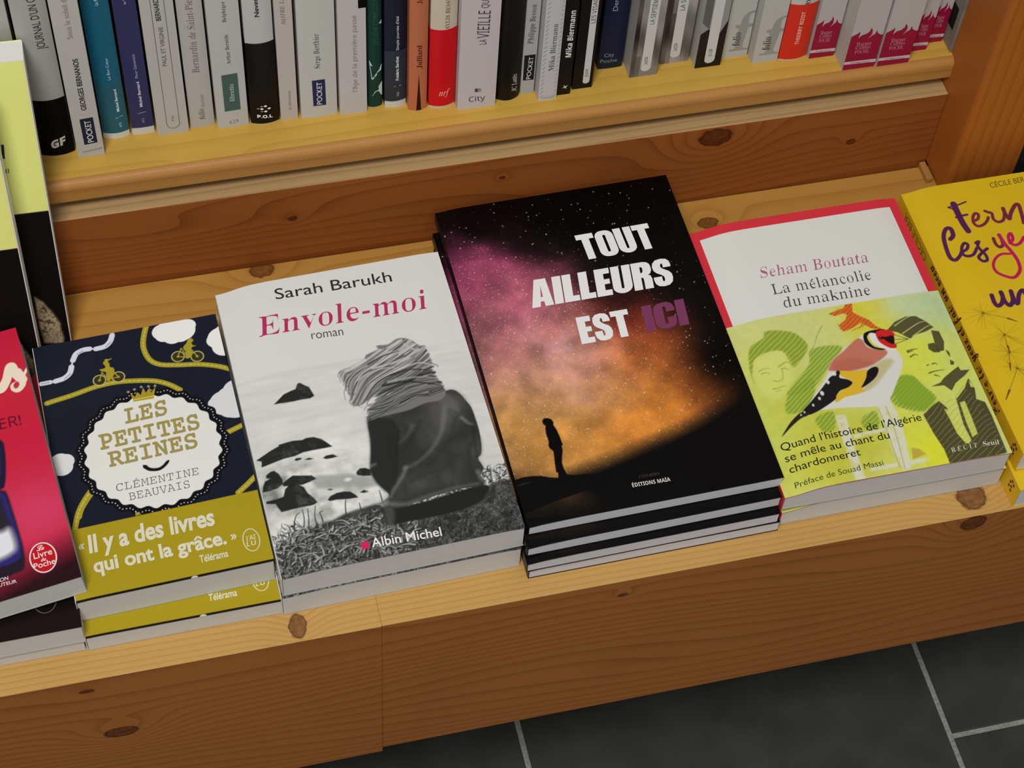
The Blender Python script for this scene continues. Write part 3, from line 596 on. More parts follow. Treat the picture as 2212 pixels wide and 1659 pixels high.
def cloudy(key, seed, dark):
    x0, y, w = SP[key]; rs = random.Random(seed); out = []; w -= .45; ph = [rs.uniform(0, 6) for _ in range(4)]
    for i in range(90):
        b = i * 2.0; t = b / 11.0
        for j in range(6):
            g = 118 + 24 * math.sin(t + ph[0] + j * .35) + 13 * math.sin(2.3 * t + ph[1] + j * .7) - (52 if j == 0 else 30 if j == 1 and math.sin(t * .6 + ph[2]) > 0 else 0)
            out.append(([(w * j / 6, b), (w * (j + 1) / 6, b), (w * (j + 1) / 6, b + 2.05), (w * j / 6, b + 2.05)], (g, g - 4, g - 7)))
    return out
pocket_pill('sept1', SG, 'grey photographic paperback with a white rounded label, right beside the dark blue spine', [(10.3,4.3)][0], 3.3, ('LA SEPTIÈM', [(11.4,45.4),(11.9,66.1),(8.4,45.6)]), ('34256', [(11.3,10.3),(10.6,17.1),(9.0,10.5)]), cloudy('sept1', 3, (62, 52, 48)), (158, 158, 154))
pocket_pill('sept2', SG, 'grey photographic paperback with a white rounded label, second right of the dark blue spine', [(9.3,4.8)][0], 3.3, ('LA SE', [(10.8,45.9),(10.5,57.1),(7.7,46.3)]), ('34256', [(10.4,10.6),(9.7,17.5),(8.0,10.9)]), cloudy('sept2', 8, (56, 46, 42)), (150, 148, 146))
q_ = SP['n31128'][2]
pocket_pill('n31128', (132, 132, 130), 'grey paperback turning black at its foot, with a white rounded label', [(9.2,3.4)][0], 3.4, None, ('31128', [(10.5,9.2),(9.8,15.9),(8.1,9.5)]),
            [([(0, 0), (q_, 0), (q_, [(17.6,40.5)][0][1]), (q_ * .62, 24), (q_ * .3, 34), (0, [(-0.8,29.9)][0][1])], (24, 22, 20)), ([(0, 40), (q_ * .3, 34), (q_ * .3, 60), (0, 66)], (88, 86, 84))], (165, 165, 162))
for key, lab, F1, F2 in (('folio1', 'white paperback with a giant pale grey letter f, set further back', [(3.6,5.8),(22.2,5.6),(5.0,39.5)], [(10.5,10.3),(9.9,22.0),(5.6,10.7)]),
                         ('folio2', 'white paperback with a giant pale grey letter f, left of the orange-banded book', [(3.4,6.6),(22.9,6.4),(5.3,39.4)], [(10.3,11.2),(9.6,22.5),(5.1,11.5)])):
    r, s, w = upright(key, (168, 168, 164), lab)
    words(r, lambda a, b, s=s, w=w: s(min(max(a, .1), w - .1), b), 'letter_f', [('f', 'serif', (.032, .003), (138, 138, 136), F1)])
    words(r, lambda a, b: s(a, b, .3), 'publisher_mark', [('folio', 'serif', (.024, .002), (46, 46, 46), F2)])
r, s, w = upright('bizot', (174, 172, 170), 'white paperback wrapped in an orange-red paper band', rnd=2.2)
s2 = band(r, 'bizot', 2.2, 1.2, [(9.2,48.9)][0][1], (190, 42, 28), label='orange-red band')
words(r, s, 'title', [('RY', 'sans', .02, (40, 38, 38), [(12.0,48.0),(12.0,54.0),(8.9,48.3)])])
words(r, s2, 'author_name', [('THIERRY BIZOT', 'bold', -.004, (232, 176, 160), [(10.6,14.3),(10.4,42.7),(8.0,14.5)])])
HCw = SP['hc2'][2]
HP = [(0.3,0.3),(-0.2,30.0),(2.1,31.1),(4.2,32.3),(5.5,33.8),(5.6,31.0),(5.1,27.8),(7.3,30.2),(10.3,31.0),(12.2,32.9),(12.5,36.0),(14.1,33.3),(14.2,30.0),(12.1,26.1),(14.3,28.6),(16.4,29.9),(17.0,33.0),(18.2,30.3),(20.6,28.5),(21.5,-0.3)]
HS = [(-0.4,7.6),(20.7,6.9),(20.7,4.1),(-0.4,5.1)]
HT = [('Harper', [(5.6,21.0),(15.8,20.6),(4.8,24.4)]), ('Collins', [(5.4,18.0),(15.8,17.7),(4.8,20.9)]), ('POCHE', [(5.5,14.1),(15.5,13.7),(4.8,17.2)])]
for key, lab in (('hc1', 'white and crimson flame paperback right after the orange-banded book'), ('hc2', 'white and crimson flame paperback standing furthest forward, its white side showing'),
                 ('hc3', 'white and crimson flame paperback third from the right end'), ('hc4', 'narrow white and crimson flame paperback second from the right end'),
                 ('hc5', 'white and crimson flame paperback at the right end, next to the upright post')):
    r, s, w = upright(key, (166, 160, 162), lab, side=(168, 166, 160)); f = w / HCw
    fx = lambda P: [(min(max(a * f, 0), w), max(b, 0)) for a, b in P]
    P = fx(HP); P[0] = (0, 0); P[1] = (0, HP[1][1]); P[-1] = (w, 0); P.insert(-1, (w, HP[-2][1]))
    Ink().poly(P, (134, 16, 52), KF).build('crimson_flame', lambda a, b: s(a, b, .1), r, M_GLOSS)
    Ink().poly([(0, HS[0][1]), (0, HS[3][1]), (w, HS[2][1]), (w, HS[1][1])], (186, 168, 174), KF).build('white_stripe', lambda a, b: s(a, b, .2), r, M_MATT)
    words(r, lambda a, b: s(a, b, .3), 'publisher_mark', [(t, 'serif', (.012, .0), (178, 112, 134), fx(P_)) for t, P_ in HT])
    words(r, lambda a, b: s(a, b, .32), 'series_line', [('ROMANCE', 'sans', .01, (140, 100, 112), [(w * .22, HS[3][1] + .5), (w * .82, HS[2][1] + .5), (w * .22, HS[3][1] + 1.5)])])
# ------------------------------------------------------------------ covers lying on the display ledge
def flat_ink(items, k=KT):
    i = Ink()
    for t in items: i.text(t[0], t[1], t[2], t[3], t[4], k)
    return i
def stack(root, frames, T, labels, group, zs=None):
    """place the first book, then copies of it with all their parts"""
    for i, (f, lab) in enumerate(zip(frames, labels)):
        o = root if i == 0 else copy_tree(root)
        tt = T
        if zs: o.scale = (1, 1, 1); tt = zs[i]
        place(o, f, tt)
        if zs: o.matrix_world = o.matrix_world @ Matrix.Diagonal((1, 1, zs[i] / T, 1))
        tag(o, lab, 'book', group)
# --- seascape cover, black and white
A = Art(140.6, 206.5, .42, (206, 207, 205)); rs = random.Random(4)
hz = [(-0.1,139.5),(141.6,136.1)]; hy = lambda X: hz[0][1] + (hz[1][1] - hz[0][1]) * (X - hz[0][0]) / (hz[1][0] - hz[0][0])
sea = A.Y < hy(A.X); m = np.clip((hy(A.X) - A.Y) / 2.0, 0, 1) * sea
wave = A.noise(16, 11, 4, 1, 6); d = np.clip((hy(A.X) - A.Y) / 75, 0, 1)
A.a = A.a - (m * (4 + 5 * d + 20 * (wave - .5)))[..., None]
surf_ = A.noise(22, 31, 5, 1, 2.2); fm = np.clip((hy(A.X) - A.Y - 38) / 20, 0, 1); A.a += (fm * np.clip(surf_ - .42, 0, 1) * 70)[..., None]
sh_ = A.gauss(35, 45, 38, 22) + A.gauss(8, 62, 18, 12); A.a -= (np.clip(sh_, 0, 1) * np.clip(150 * (A.noise(7, 51, 4) - .36), 0, 80))[..., None]
A.poly([(31.2,61.2),(43.4,59.2),(55.3,56.2),(62.4,52.8),(67.4,47.0),(58.0,47.2),(50.6,49.3),(41.4,50.4),(32.5,52.5),(29.5,56.9)], (150, 151, 150), .8, 1.2, True)
A.ell(*[(49.5,54.5)][0], 2, 1.2, (225, 226, 225), .8, .6)
ROCK = [[(18.5,115.9),(22.0,118.5),(25.3,121.2),(29.6,122.6),(33.0,123.3),(34.9,127.0),(36.4,127.2),(38.9,124.7),(41.0,123.0),(42.8,116.1),(40.1,114.9),(34.5,115.2),(30.5,115.0),(25.7,115.2),(21.8,115.6)],
 [(1.1,81.0),(5.9,83.2),(10.2,85.0),(15.6,86.6),(15.5,87.5),(24.1,87.9),(29.5,87.1),(32.1,87.9),(36.4,87.6),(40.3,85.3),(42.8,82.5),(45.6,78.7),(41.2,78.6),(34.1,78.8),(28.6,78.7),(22.8,77.3),(16.5,77.3),(10.1,76.5),(3.2,75.5),(4.0,79.4)],
 [(22.3,74.7),(23.6,75.6),(26.3,75.3),(26.5,74.3),(23.6,73.8)], [(27.9,73.4),(30.8,74.2),(33.3,72.9),(30.5,72.8)], [(38.6,72.1),(40.9,73.4),(44.8,73.3),(47.1,71.2),(43.5,70.9),(40.4,71.0)],
 [(4.6,69.4),(7.4,71.0),(9.8,71.1),(11.9,68.1),(13.1,64.1),(12.8,60.9),(8.9,59.0),(5.0,58.6),(0.7,58.7),(1.3,61.8),(3.2,65.5),(6.5,66.6),(4.4,67.5)],
 [(12.4,61.0),(16.9,63.6),(19.4,64.7),(23.8,63.4),(29.8,62.0),(32.0,59.3),(28.2,58.1),(24.1,57.3),(18.8,57.6),(12.9,59.2)],
 [(1.4,52.1),(7.5,52.0),(11.5,52.4),(13.4,57.0),(16.8,59.5),(19.8,58.8),(23.8,55.5),(25.2,51.0),(28.1,46.6),(29.3,43.6),(26.5,42.4),(19.6,42.7),(13.4,42.8),(8.4,42.8),(6.9,46.6),(6.2,49.1),(1.1,50.6)],
 [(35.3,43.7),(37.3,45.8),(41.5,47.1),(45.4,47.1),(49.1,46.2),(51.6,43.3),(52.6,41.4),(47.3,41.6),(40.6,42.7),(36.7,42.7)], [(54.2,44.4),(56.8,45.5),(59.4,43.8),(56.4,43.5)], [(36.4,50.6),(38.4,50.7),(39.9,49.8),(38.2,49.7)],
 [(55.3,58.2),(57.8,60.3),(60.9,59.9),(63.6,58.1),(63.1,54.1),(58.9,54.8),(55.3,56.2)]]
tx = A.noise(5, 71, 4)
for P in ROCK:
    A.poly(P, (34, 34, 34), .97, .3); A.poly(P, (92, 92, 92), .8, .8, False, np.clip(tx * 2.6 - 1.45, 0, 1))
# grass bank
G = [(-0.6,18.7),(2.8,22.3),(7.9,22.9),(12.3,25.9),(16.6,28.0),(23.3,27.3),(29.2,29.5),(35.4,29.8),(42.2,32.3),(50.2,33.5),(58.2,34.4),(66.1,34.8)] + [(64.5,33.4),(75.2,22.6),(98.3,20.7),(121.4,24.4),(128.5,33.0),(136.0,34.0),(143.0,33.3),(143.3,2.7)] + [(141.5, 1), (141.5, -3), (-2, -3)]
A.poly(G, (48, 48, 48), .95, 1.0)
gx = A.noise(6, 91, 4)
A.poly(G, (105, 105, 105), .7, 1.5, False, np.clip(gx * 2.4 - 1.1, 0, 1))
def top_of_bank(x):
    return 36 + (x / 140) * 8 + 5 * math.sin(x * .09)
for i in range(2300):
    x = rs.uniform(-2, 142); top = 30 + 4 * math.sin(x * .13) if x < 66 else 34 + (x - 66) * .16; y = -2 + rs.random() ** 1.15 * top; q = y / top
    g = rs.choice((24, 34, 50, 70, 95, 120, 150, 172)) if x < 80 else rs.choice((24, 32, 46, 62, 84, 108)); L = rs.uniform(2, 6.5); t = rs.uniform(.15, 3.0); t2 = t + rs.uniform(-1.3, 1.3)
    x1, y1 = x + L * .55 * math.cos(t), y + L * .5 * math.sin(t)
    A.stroke([(x, y), (x1, y1), (x1 + L * .5 * math.cos(t2), y1 + L * .42 * math.sin(t2))], rs.uniform(.45, .95), (g, g, g), .8, .18)
for P in ([(13.1,27.9),(13.8,33.2),(15.9,38.1),(18.1,39.4)], [(17.8,26.8),(19.8,34.4),(20.0,41.2)], [(20.9,26.9),(22.4,34.7),(23.1,40.9)], [(25.9,28.5),(26.0,34.8),(27.7,41.6)], [(29.7,30.3),(29.5,34.8),(29.2,36.7),(31.2,37.2)], [(43.4,31.5),(44.5,38.6),(46.4,44.5)], [(52.6,32.1),(52.3,35.8),(52.5,37.6)], [(65.4,35.0),(65.4,40.0),(65.3,43.3)], [(129.8,33.6),(130.6,38.1),(131.1,42.2)], [(134.0,32.6),(134.7,36.6)], [(6.8,21.4),(5.5,26.2),(4.7,29.9)]): A.stroke(P, .8, (55, 55, 55), .9, .4)
for i in range(120):
    x = rs.uniform(2, 78); y = rs.uniform(3, 27); t = rs.uniform(.2, 2.9); L = rs.uniform(5, 10); g = rs.choice((100, 130, 155, 175)); sg = rs.choice((-1, 1))
    P = [(x, y), (x + L * .5 * math.cos(t) + sg, y + L * .5 * math.sin(t)), (x + L * .9 * math.cos(t) + 3 * sg, y + L * .7 * math.sin(t) - 1.0)]
    A.stroke([(a_ + .5, b_ - .6) for a_, b_ in P], 1.5, (28, 28, 28), .7, .5); A.stroke(P, 1.2, (g, g, g), .85, .3)
# seated figure seen from behind
A.poly([(64.8,31.5),(84.7,29.5),(124.5,33.0),(123.2,24.9),(114.1,20.6),(97.9,19.0),(78.3,19.1),(65.2,19.6),(64.1,25.3)], (34, 34, 34), 1, .5, True)
A.poly([(65.2,31.4),(70.5,29.2),(68.1,18.9),(64.4,19.7)], (75, 75, 75), .8, 1.5, True)
JK = [(70.5,94.4),(76.6,96.4),(86.2,95.6),(94.5,96.6),(104.9,99.1),(114.4,100.9),(119.1,101.8),(123.6,101.7),(126.9,98.4),(129.4,92.4),(131.3,87.0),(131.7,79.0),(131.6,69.3),(130.4,60.0),(128.5,53.7),(126.1,51.4),(127.2,46.4),(127.3,43.6),(124.6,39.5),(125.6,35.5),(123.5,32.3),(113.4,33.3),(101.4,32.9),(86.6,30.9),(76.9,29.5),(70.7,29.9),(65.7,31.7),(65.6,35.0),(69.4,37.7),(69.4,41.0),(65.5,48.0),(63.4,55.9),(64.0,60.5),(66.6,70.3),(68.1,78.5),(68.8,87.0),(69.5,91.7)]
A.poly(JK, (48, 48, 48), 1, .35, True); jm = A.noise(14, 121, 3, 1.4, 1)
A.poly(JK, (80, 80, 80), .7, 2.0, True, np.clip(jm * 1.8 - .6, 0, 1))
A.poly([(105.5,95.0),(117.8,98.1),(125.8,94.2),(126.2,86.2),(117.2,76.6),(107.3,69.3),(106.5,79.1)], (104, 104, 104), .45, 6, True)
A.poly([(70.7,93.4),(77.4,92.8),(84.4,88.2),(85.7,80.2),(82.8,71.2),(80.3,62.3),(77.8,53.4),(74.2,44.9),(69.5,41.4),(65.5,48.0),(63.6,56.8),(66.6,70.3),(68.3,79.4),(69.1,88.0)], (38, 38, 38), .85, 1.2, True)
for P, w_, g, a in (([(115.9,90.6),(112.8,81.5),(109.0,72.7),(100.9,63.1),(91.4,56.8),(82.8,54.1)], 3.2, 125, .6), ([(117.3,96.2),(121.0,91.4),(123.1,87.0)], 9, 118, .45), ([(124.0,80.9),(126.9,76.3),(129.0,74.8)], 1.5, 165, .8), ([(94.3,82.0),(89.7,76.3),(83.8,71.9)], 2.4, 105, .6), ([(83.7,54.9),(80.9,49.9),(73.4,41.4),(70.9,37.4)], 2.2, 150, .7),
                    ([(128.7,73.9),(127.4,65.5),(125.7,51.5)], 1.2, 30, .8), ([(85.7,80.2),(82.2,69.4),(79.0,56.9),(75.0,44.8)], 1.4, 28, .8), ([(65.5,34.5),(77.2,30.8),(90.3,32.8),(105.8,34.6),(121.7,34.6)], 3, 118, .75), ([(99.7,84.6),(92.3,73.8),(81.7,62.9)], 1.6, 35, .6), ([(120.2,81.8),(112.2,66.2),(97.0,53.6)], 2.4, 40, .5), ([(125.1,63.1),(120.8,52.7),(125.2,47.9)], 1.8, 36, .5), ([(83.6,44.6),(93.9,47.7),(105.4,48.8)], 2.2, 40, .5),
                    ([(123.8,42.5),(124.1,37.7),(125.1,35.2)], 2.4, 150, .7), ([(64.4,60.4),(67.3,61.1)], 1.2, 160, .8), ([(66.1,33.5),(69.4,37.7)], 3, 140, .8)): A.stroke(P, w_, (g, g, g), a * .75, w_ * .3, 1.3)
# wind-blown hair
HR = [(87.0,143.1),(94.0,143.0),(99.6,145.7),(104.5,145.2),(108.8,142.2),(111.9,137.9),(115.4,137.0),(114.1,133.2),(116.0,127.7),(116.0,122.6),(114.0,116.0),(116.9,111.3),(117.9,107.0),(119.2,103.7),(118.4,98.9),(114.0,96.0),(105.8,96.0),(95.4,93.5),(85.5,92.8),(78.2,92.6),(70.7,91.5),(78.3,96.5),(87.3,100.3),(82.6,101.4),(71.6,99.1),(80.2,104.9),(85.4,109.6),(83.7,113.0),(77.1,112.6),(74.1,110.3),(72.7,105.7),(66.8,103.1),(63.2,105.0),(64.5,112.6),(64.4,117.5),(62.1,122.1),(60.4,127.5),(61.5,130.2),(68.3,131.7),(76.2,133.9),(79.6,138.2),(86.8,140.6)]
A.poly(HR, (112, 112, 112), 1, .5, True)
A.poly([(74.9,110.1),(78.6,112.2),(83.7,113.0),(85.4,109.6),(79.8,106.5),(74.7,105.7),(73.6,107.9)], (205, 206, 204), 1, .5, True)
A.poly([(83.9,107.0),(87.4,108.0),(90.5,107.0),(87.0,106.3)], (215, 216, 214), 1, .3, True)
guides = [[(101.1,145.0),(89.2,140.1),(79.8,135.1),(69.9,131.3),(62.2,130.1),(60.2,126.5)], [(105.7,143.4),(94.4,137.8),(83.0,131.3),(71.9,125.8),(65.6,119.3),(64.1,110.7)], [(110.3,138.2),(100.0,133.4),(87.8,127.1),(76.7,121.7),(70.3,115.2),(63.8,105.8)], [(114.0,134.8),(107.2,128.7),(96.2,124.2),(83.7,120.0),(76.0,114.8),(67.8,103.9)],
          [(115.3,127.9),(107.6,123.5),(98.4,119.6),(88.5,115.9),(81.9,112.4),(73.3,106.5)], [(115.2,120.8),(108.0,118.4),(98.8,114.5),(90.1,112.5),(83.5,112.1),(80.0,110.9)], [(116.2,111.4),(108.1,112.3),(99.7,111.3),(92.8,109.9),(84.5,105.9),(76.3,101.9)], [(117.6,107.1),(108.3,106.3),(99.1,105.4),(91.0,102.4),(83.0,99.3),(71.6,99.1)],
          [(118.6,102.9),(110.2,100.8),(101.3,101.0),(92.4,98.1),(82.9,95.4),(70.7,91.5)], [(107.5,144.0),(111.3,139.0),(113.7,133.3),(115.6,125.7),(119.2,120.3),(115.6,122.7)]]
def lerp_path(p, q, t): return [(a[0] * (1 - t) + b[0] * t, a[1] * (1 - t) + b[1] * t) for a, b in zip(p, q)]
for i in range(330):
    k_ = rs.randrange(0, 8); P = lerp_path(guides[k_], guides[k_ + 1], rs.random()); j = rs.uniform(-1.2, 1.2); P = [(x + j + rs.uniform(-.5, .5), y + rs.uniform(-.7, .7)) for x, y in P]
    lowr = k_ >= 5; g = rs.choice((40, 52, 74, 100, 150)) if lowr else rs.choice((52, 74, 100, 135, 165, 188, 200))
    n0 = rs.randrange(0, 2); A.stroke(P[n0:], rs.uniform(.5, 1.3), (g, g, g), .7, .3)
for P in ([(68.1,130.7),(63.8,129.7),(60.3,125.5),(60.0,121.6)], [(64.8,119.4),(60.7,115.4),(60.0,108.7)], [(66.4,112.1),(62.1,107.2),(64.2,102.3)], [(67.9,107.8),(66.8,103.1),(68.5,101.7)], [(89.0,143.2),(86.6,143.2),(89.9,143.5)], [(74.0,102.4),(70.5,101.3),(68.9,98.7)], [(76.9,97.8),(71.5,95.2),(69.7,90.7)], [(115.9,123.6),(119.3,120.8),(118.7,119.9)], [(114.7,108.8),(117.9,107.0)], [(114.0,116.0),(117.3,111.2)],
          [(79.6,138.2),(76.4,134.9),(66.5,131.1)], [(74.0,106.4),(71.7,103.0),(75.7,103.0)], [(80.5,106.3),(76.5,102.8),(72.2,101.9)], [(90.3,99.6),(82.9,95.4),(77.2,91.9)]): A.stroke(P, .9, (120, 120, 120), .8, .3)
for P in ([(100.8,143.5),(92.1,138.4),(83.7,134.2)], [(107.1,142.1),(99.1,136.7),(88.9,131.9),(79.8,128.0)], [(77.2,134.7),(69.9,131.3),(63.8,129.7)], [(110.4,135.1),(100.9,130.2),(92.2,128.1)]): A.stroke(P, 2.6, (196, 196, 194), .7, .6, .4)
for P, g in (([(103.4,140.8),(110.2,134.2),(114.9,136.6),(113.7,133.3)], 175), ([(95.9,123.2),(108.0,125.5),(114.9,122.9),(119.2,120.3)], 178), ([(87.7,116.1),(100.8,116.0),(111.8,114.0),(116.9,111.3)], 150), ([(80.6,127.8),(90.6,128.5),(101.1,131.1)], 185), ([(70.1,121.2),(77.4,124.5),(87.6,126.2),(96.2,124.2)], 170), ([(83.9,114.0),(97.0,113.9),(109.2,110.1),(117.4,106.6)], 40), ([(90.4,120.5),(102.2,121.8),(112.3,119.4)], 52), ([(78.9,131.2),(89.7,135.3),(99.1,136.7)], 62)): A.stroke(P, 1.6, (g, g, g), .8, .5)
cam_env = lambda u, v: -4.6 * math.exp(-(u / 15.0) ** 2) * (.35 + .65 * v / 206) - .8 * math.exp(-((u - 141) / 8) ** 2)
root, fc, sp, sur, ssur = lying_book('paperback', 140.6, 206.5, 20.9, A, (196, 197, 195), cam_env, back_col=(150, 149, 147))
flat_ink([('Sarah Barukh', 'sans', .002, (42, 42, 44), [(34.7,191.5),(107.3,189.3),(35.1,199.6)])]).build('author_name', sur, fc, M_GLOSS)
flat_ink([('Envole-moi', 'serif', (.022, .0015), (172, 44, 92), [(19.4,166.1),(123.0,164.1),(22.0,180.7)])]).build('title', sur, fc, M_GLOSS)
flat_ink([('roman', 'sans', -.004, (66, 66, 68), [(49.9,157.0),(69.2,155.8),(50.4,163.3)])]).build('genre_line', sur, fc, M_GLOSS)
i_ = flat_ink([('Albin Michel', 'sans', .008, (222, 222, 220), [(53.1,7.4),(93.1,5.6),(53.4,13.3)])]); i_.poly([(47.5,11.9),(47.2,7.2),(51.4,7.1),(51.7,11.8)], (200, 36, 92), KT)
i_.build('publisher_mark', sur, fc, M_GLOSS)
stack(root, ['env', 'env2'], 20.9, ['white paperback with a black and white photograph of a figure seated by the sea', 'white paperback directly underneath the one with the black and white seaside photograph'], 'seaside photograph books in a stack')
# --- night sky cover
A = Art(154.2, 238.5, .42, (12, 10, 10)); n1, n2, n3 = A.noise(46, 5, 5), A.noise(22, 15, 5), A.noise(7, 25, 4)
X = A.X + (n1 - .5) * 34; Y = A.Y + (n2 - .5) * 24
gc = lambda p, rx, ry, ang=0.0: A.gauss(p[0], p[1], rx, ry, ang, X, Y)
TP = [(12.3,225.6),(147.9,197.4),(-25.6,65.9)]
NEB = [(6.5,200.9),(14.9,171.9),(28.3,146.2),(42.5,118.9),(76.5,115.4),(47.0,85.3),(78.0,67.9),(104.6,76.4),(4.0,50.9),(30.5,57.2),(73.2,51.4),(104.2,55.2),(80.2,96.2),(27.3,89.5),(74.8,142.0),(13.4,128.8)]
NB = ((100,250,13,16,0,(70,22,48),.7),(110,330,15,20,-.5,(120,42,84),.8),(180,400,16,30,-.75,(156,64,102),.85),(230,480,18,28,-.6,(160,66,104),.8),(330,560,18,30,-.7,(172,72,104),.9),(250,640,24,30,0,(150,84,98),.75),
 (230,780,30,30,0,(148,92,98),.8),(400,640,20,26,-.5,(182,104,124),.8),(700,720,40,30,0,(104,30,26),.9),(760,800,36,28,0,(140,56,36),.85),(470,760,24,30,0,(190,120,124),.85),(560,900,30,36,0,(206,150,128),.9),(330,950,34,30,0,(182,132,110),.9),
 (850,900,38,30,.2,(190,104,48),.9),(980,880,34,30,.3,(150,72,30),.8),(700,1010,40,30,0,(212,146,84),.9),(400,1080,40,26,0,(196,146,84),.95),(560,1120,40,24,0,(196,138,66),.95),(850,1020,40,22,.3,(206,128,48),.9),(1080,880,26,24,.3,(120,60,24),.7),(560,830,20,24,.3,(204,142,132),.6))
for zx, zy, rx, ry, ang, c, a in NB:
    pp_ = np.array((TP[0][0] + (TP[1][0] - TP[0][0]) * (zx - 100) / 900 + (TP[2][0] - TP[0][0]) * (zy - 200) / 900, TP[0][1] + (TP[1][1] - TP[0][1]) * (zx - 100) / 900 + (TP[2][1] - TP[0][1]) * (zy - 200) / 900))
    m = np.clip(gc(pp_, rx, ry, ang) * 1.25, 0, 1) * a; A.a = A.a * (1 - m[..., None]) + np.array(c, float) * m[..., None]
core = np.clip(A.gauss(NEB[3][0], NEB[3][1] + 4, 9, 16, .4, X, Y) * np.clip(n3 * 2.2 - .6, 0, 1), 0, 1) * .55; A.a = A.a * (1 - core[..., None]) + np.array((226, 176, 190.)) * core[..., None]
core = np.clip(A.gauss(*NEB[5], 10, 22, .45, X, Y) * np.clip(n3 * 2 - .5, 0, 1), 0, 1) * .5; A.a = A.a * (1 - core[..., None]) + np.array((216, 168, 160.)) * core[..., None]
A.a *= (.72 + .46 * A.noise(12, 41, 5))[..., None] * (1.10 - .16 * n3)[..., None]
tr = [(145.0,187.9),(154.5,117.5),(157.6,79.6),(144.0,89.8)]
for p, q in zip(tr, ((34, 44), (24, 46), (16, 30), (18, 22))): A.a *= (1 - .85 * np.clip(A.gauss(*p, *q), 0, 1))[..., None]
A.a *= (1 - .93 * np.clip((A.Y + (n2 - .5) * 26 - [(18.5,186.6)][0][1] + A.X * .10) / 34, 0, 1))[..., None]
hp = [(161.3,69.7),(126.1,53.1),(100.9,44.5),(76.8,38.5),(53.2,33.3),(31.8,29.5)]
A.poly([*spline(hp, 5), (hp[-1][0] - 6, hp[-1][1] - 8), (60, -12), (170, -12), (170, hp[0][1] + 8)], (9, 8, 8), 1, 6.5)
lum = A.a.mean(2) / 255.0; rg = np.random.RandomState(3); sp_ = (rg.rand(*lum.shape) < .012 + .05 * lum) * rg.rand(*lum.shape) * np.clip(lum * 2.2, .0, .8); A.a = A.a * (1 - sp_[..., None]) + np.array((236, 196, 190.)) * sp_[..., None]
rng = np.random.RandomState(7)
for i in range(1500):
    x, y = rng.rand() * 154, 46 + rng.rand() * 190; dens = A.gauss(55, 140, 70, 60, X=np.array(x), Y=np.array(y))
    if rng.rand() > .25 + .75 * dens: continue
    b = rng.rand() ** 3; A.ell(x, y, .2 + .24 * b, .2 + .24 * b, (232, 205 + 20 * rng.rand(), 200), .25 + .6 * b, .15)
for p in [(5.2,239.1),(19.3,239.1),(37.8,236.9),(62.1,231.3),(56.7,225.9),(57.1,222.4),(36.2,229.9),(79.2,223.6),(86.7,226.5),(91.0,226.5),(103.5,234.1),(113.1,230.6),(120.5,229.6),(124.8,224.1),(96.6,208.8),(134.9,214.0),(120.6,214.4),(91.2,221.5),(62.5,222.5),(19.5,212.8),(17.0,209.5),(12.1,210.9),(6.1,220.6),(15.9,221.4),(38.9,218.5)]: A.ell(*p, .36, .36, (215, 210, 205), .8, .2)
A.poly([(-0.8,33.0),(4.8,33.5),(10.8,32.6),(15.6,31.4),(19.3,29.6),(24.7,28.0),(30.4,28.8),(34.0,27.9),(41.7,27.0),(47.7,25.8),(67.6,21.2),(59.5,-6.5),(-7.1,8.2)] + [(170, 40), (170, -10), (-5, -10), (-5, [(0.5,33.0)][0][1])], (9, 8, 8), 1, .2)
A.poly([(25.5,68.3),(27.0,70.0),(29.1,69.8),(31.2,68.6),(31.9,66.2),(31.3,64.3),(32.4,60.5),(32.9,55.1),(33.1,51.3),(33.2,49.5),(32.2,49.0),(32.1,45.8),(30.7,42.1),(29.4,37.4),(29.4,33.5),(30.2,29.4),(34.0,27.8),(24.6,27.7),(25.4,31.2),(24.4,32.1),(25.2,38.4),(26.1,43.1),(26.5,46.3),(25.0,48.8),(24.7,50.4),(25.6,53.7),(25.5,59.2),(26.1,63.2),(26.7,64.5),(25.6,66.0)], (7, 6, 6), 1, .12)
A.ell(*[(3.6,29.0)][0], 3.4, .5, (60, 58, 56), .6, .4, .05)
root, fc, sp, sur, ssur = lying_book('paperback', 154.2, 238.5, 9.9, A, (13, 11, 11), lambda u, v: -1.6 * math.exp(-(u / 9.0) ** 2), page=M_PAGEV)
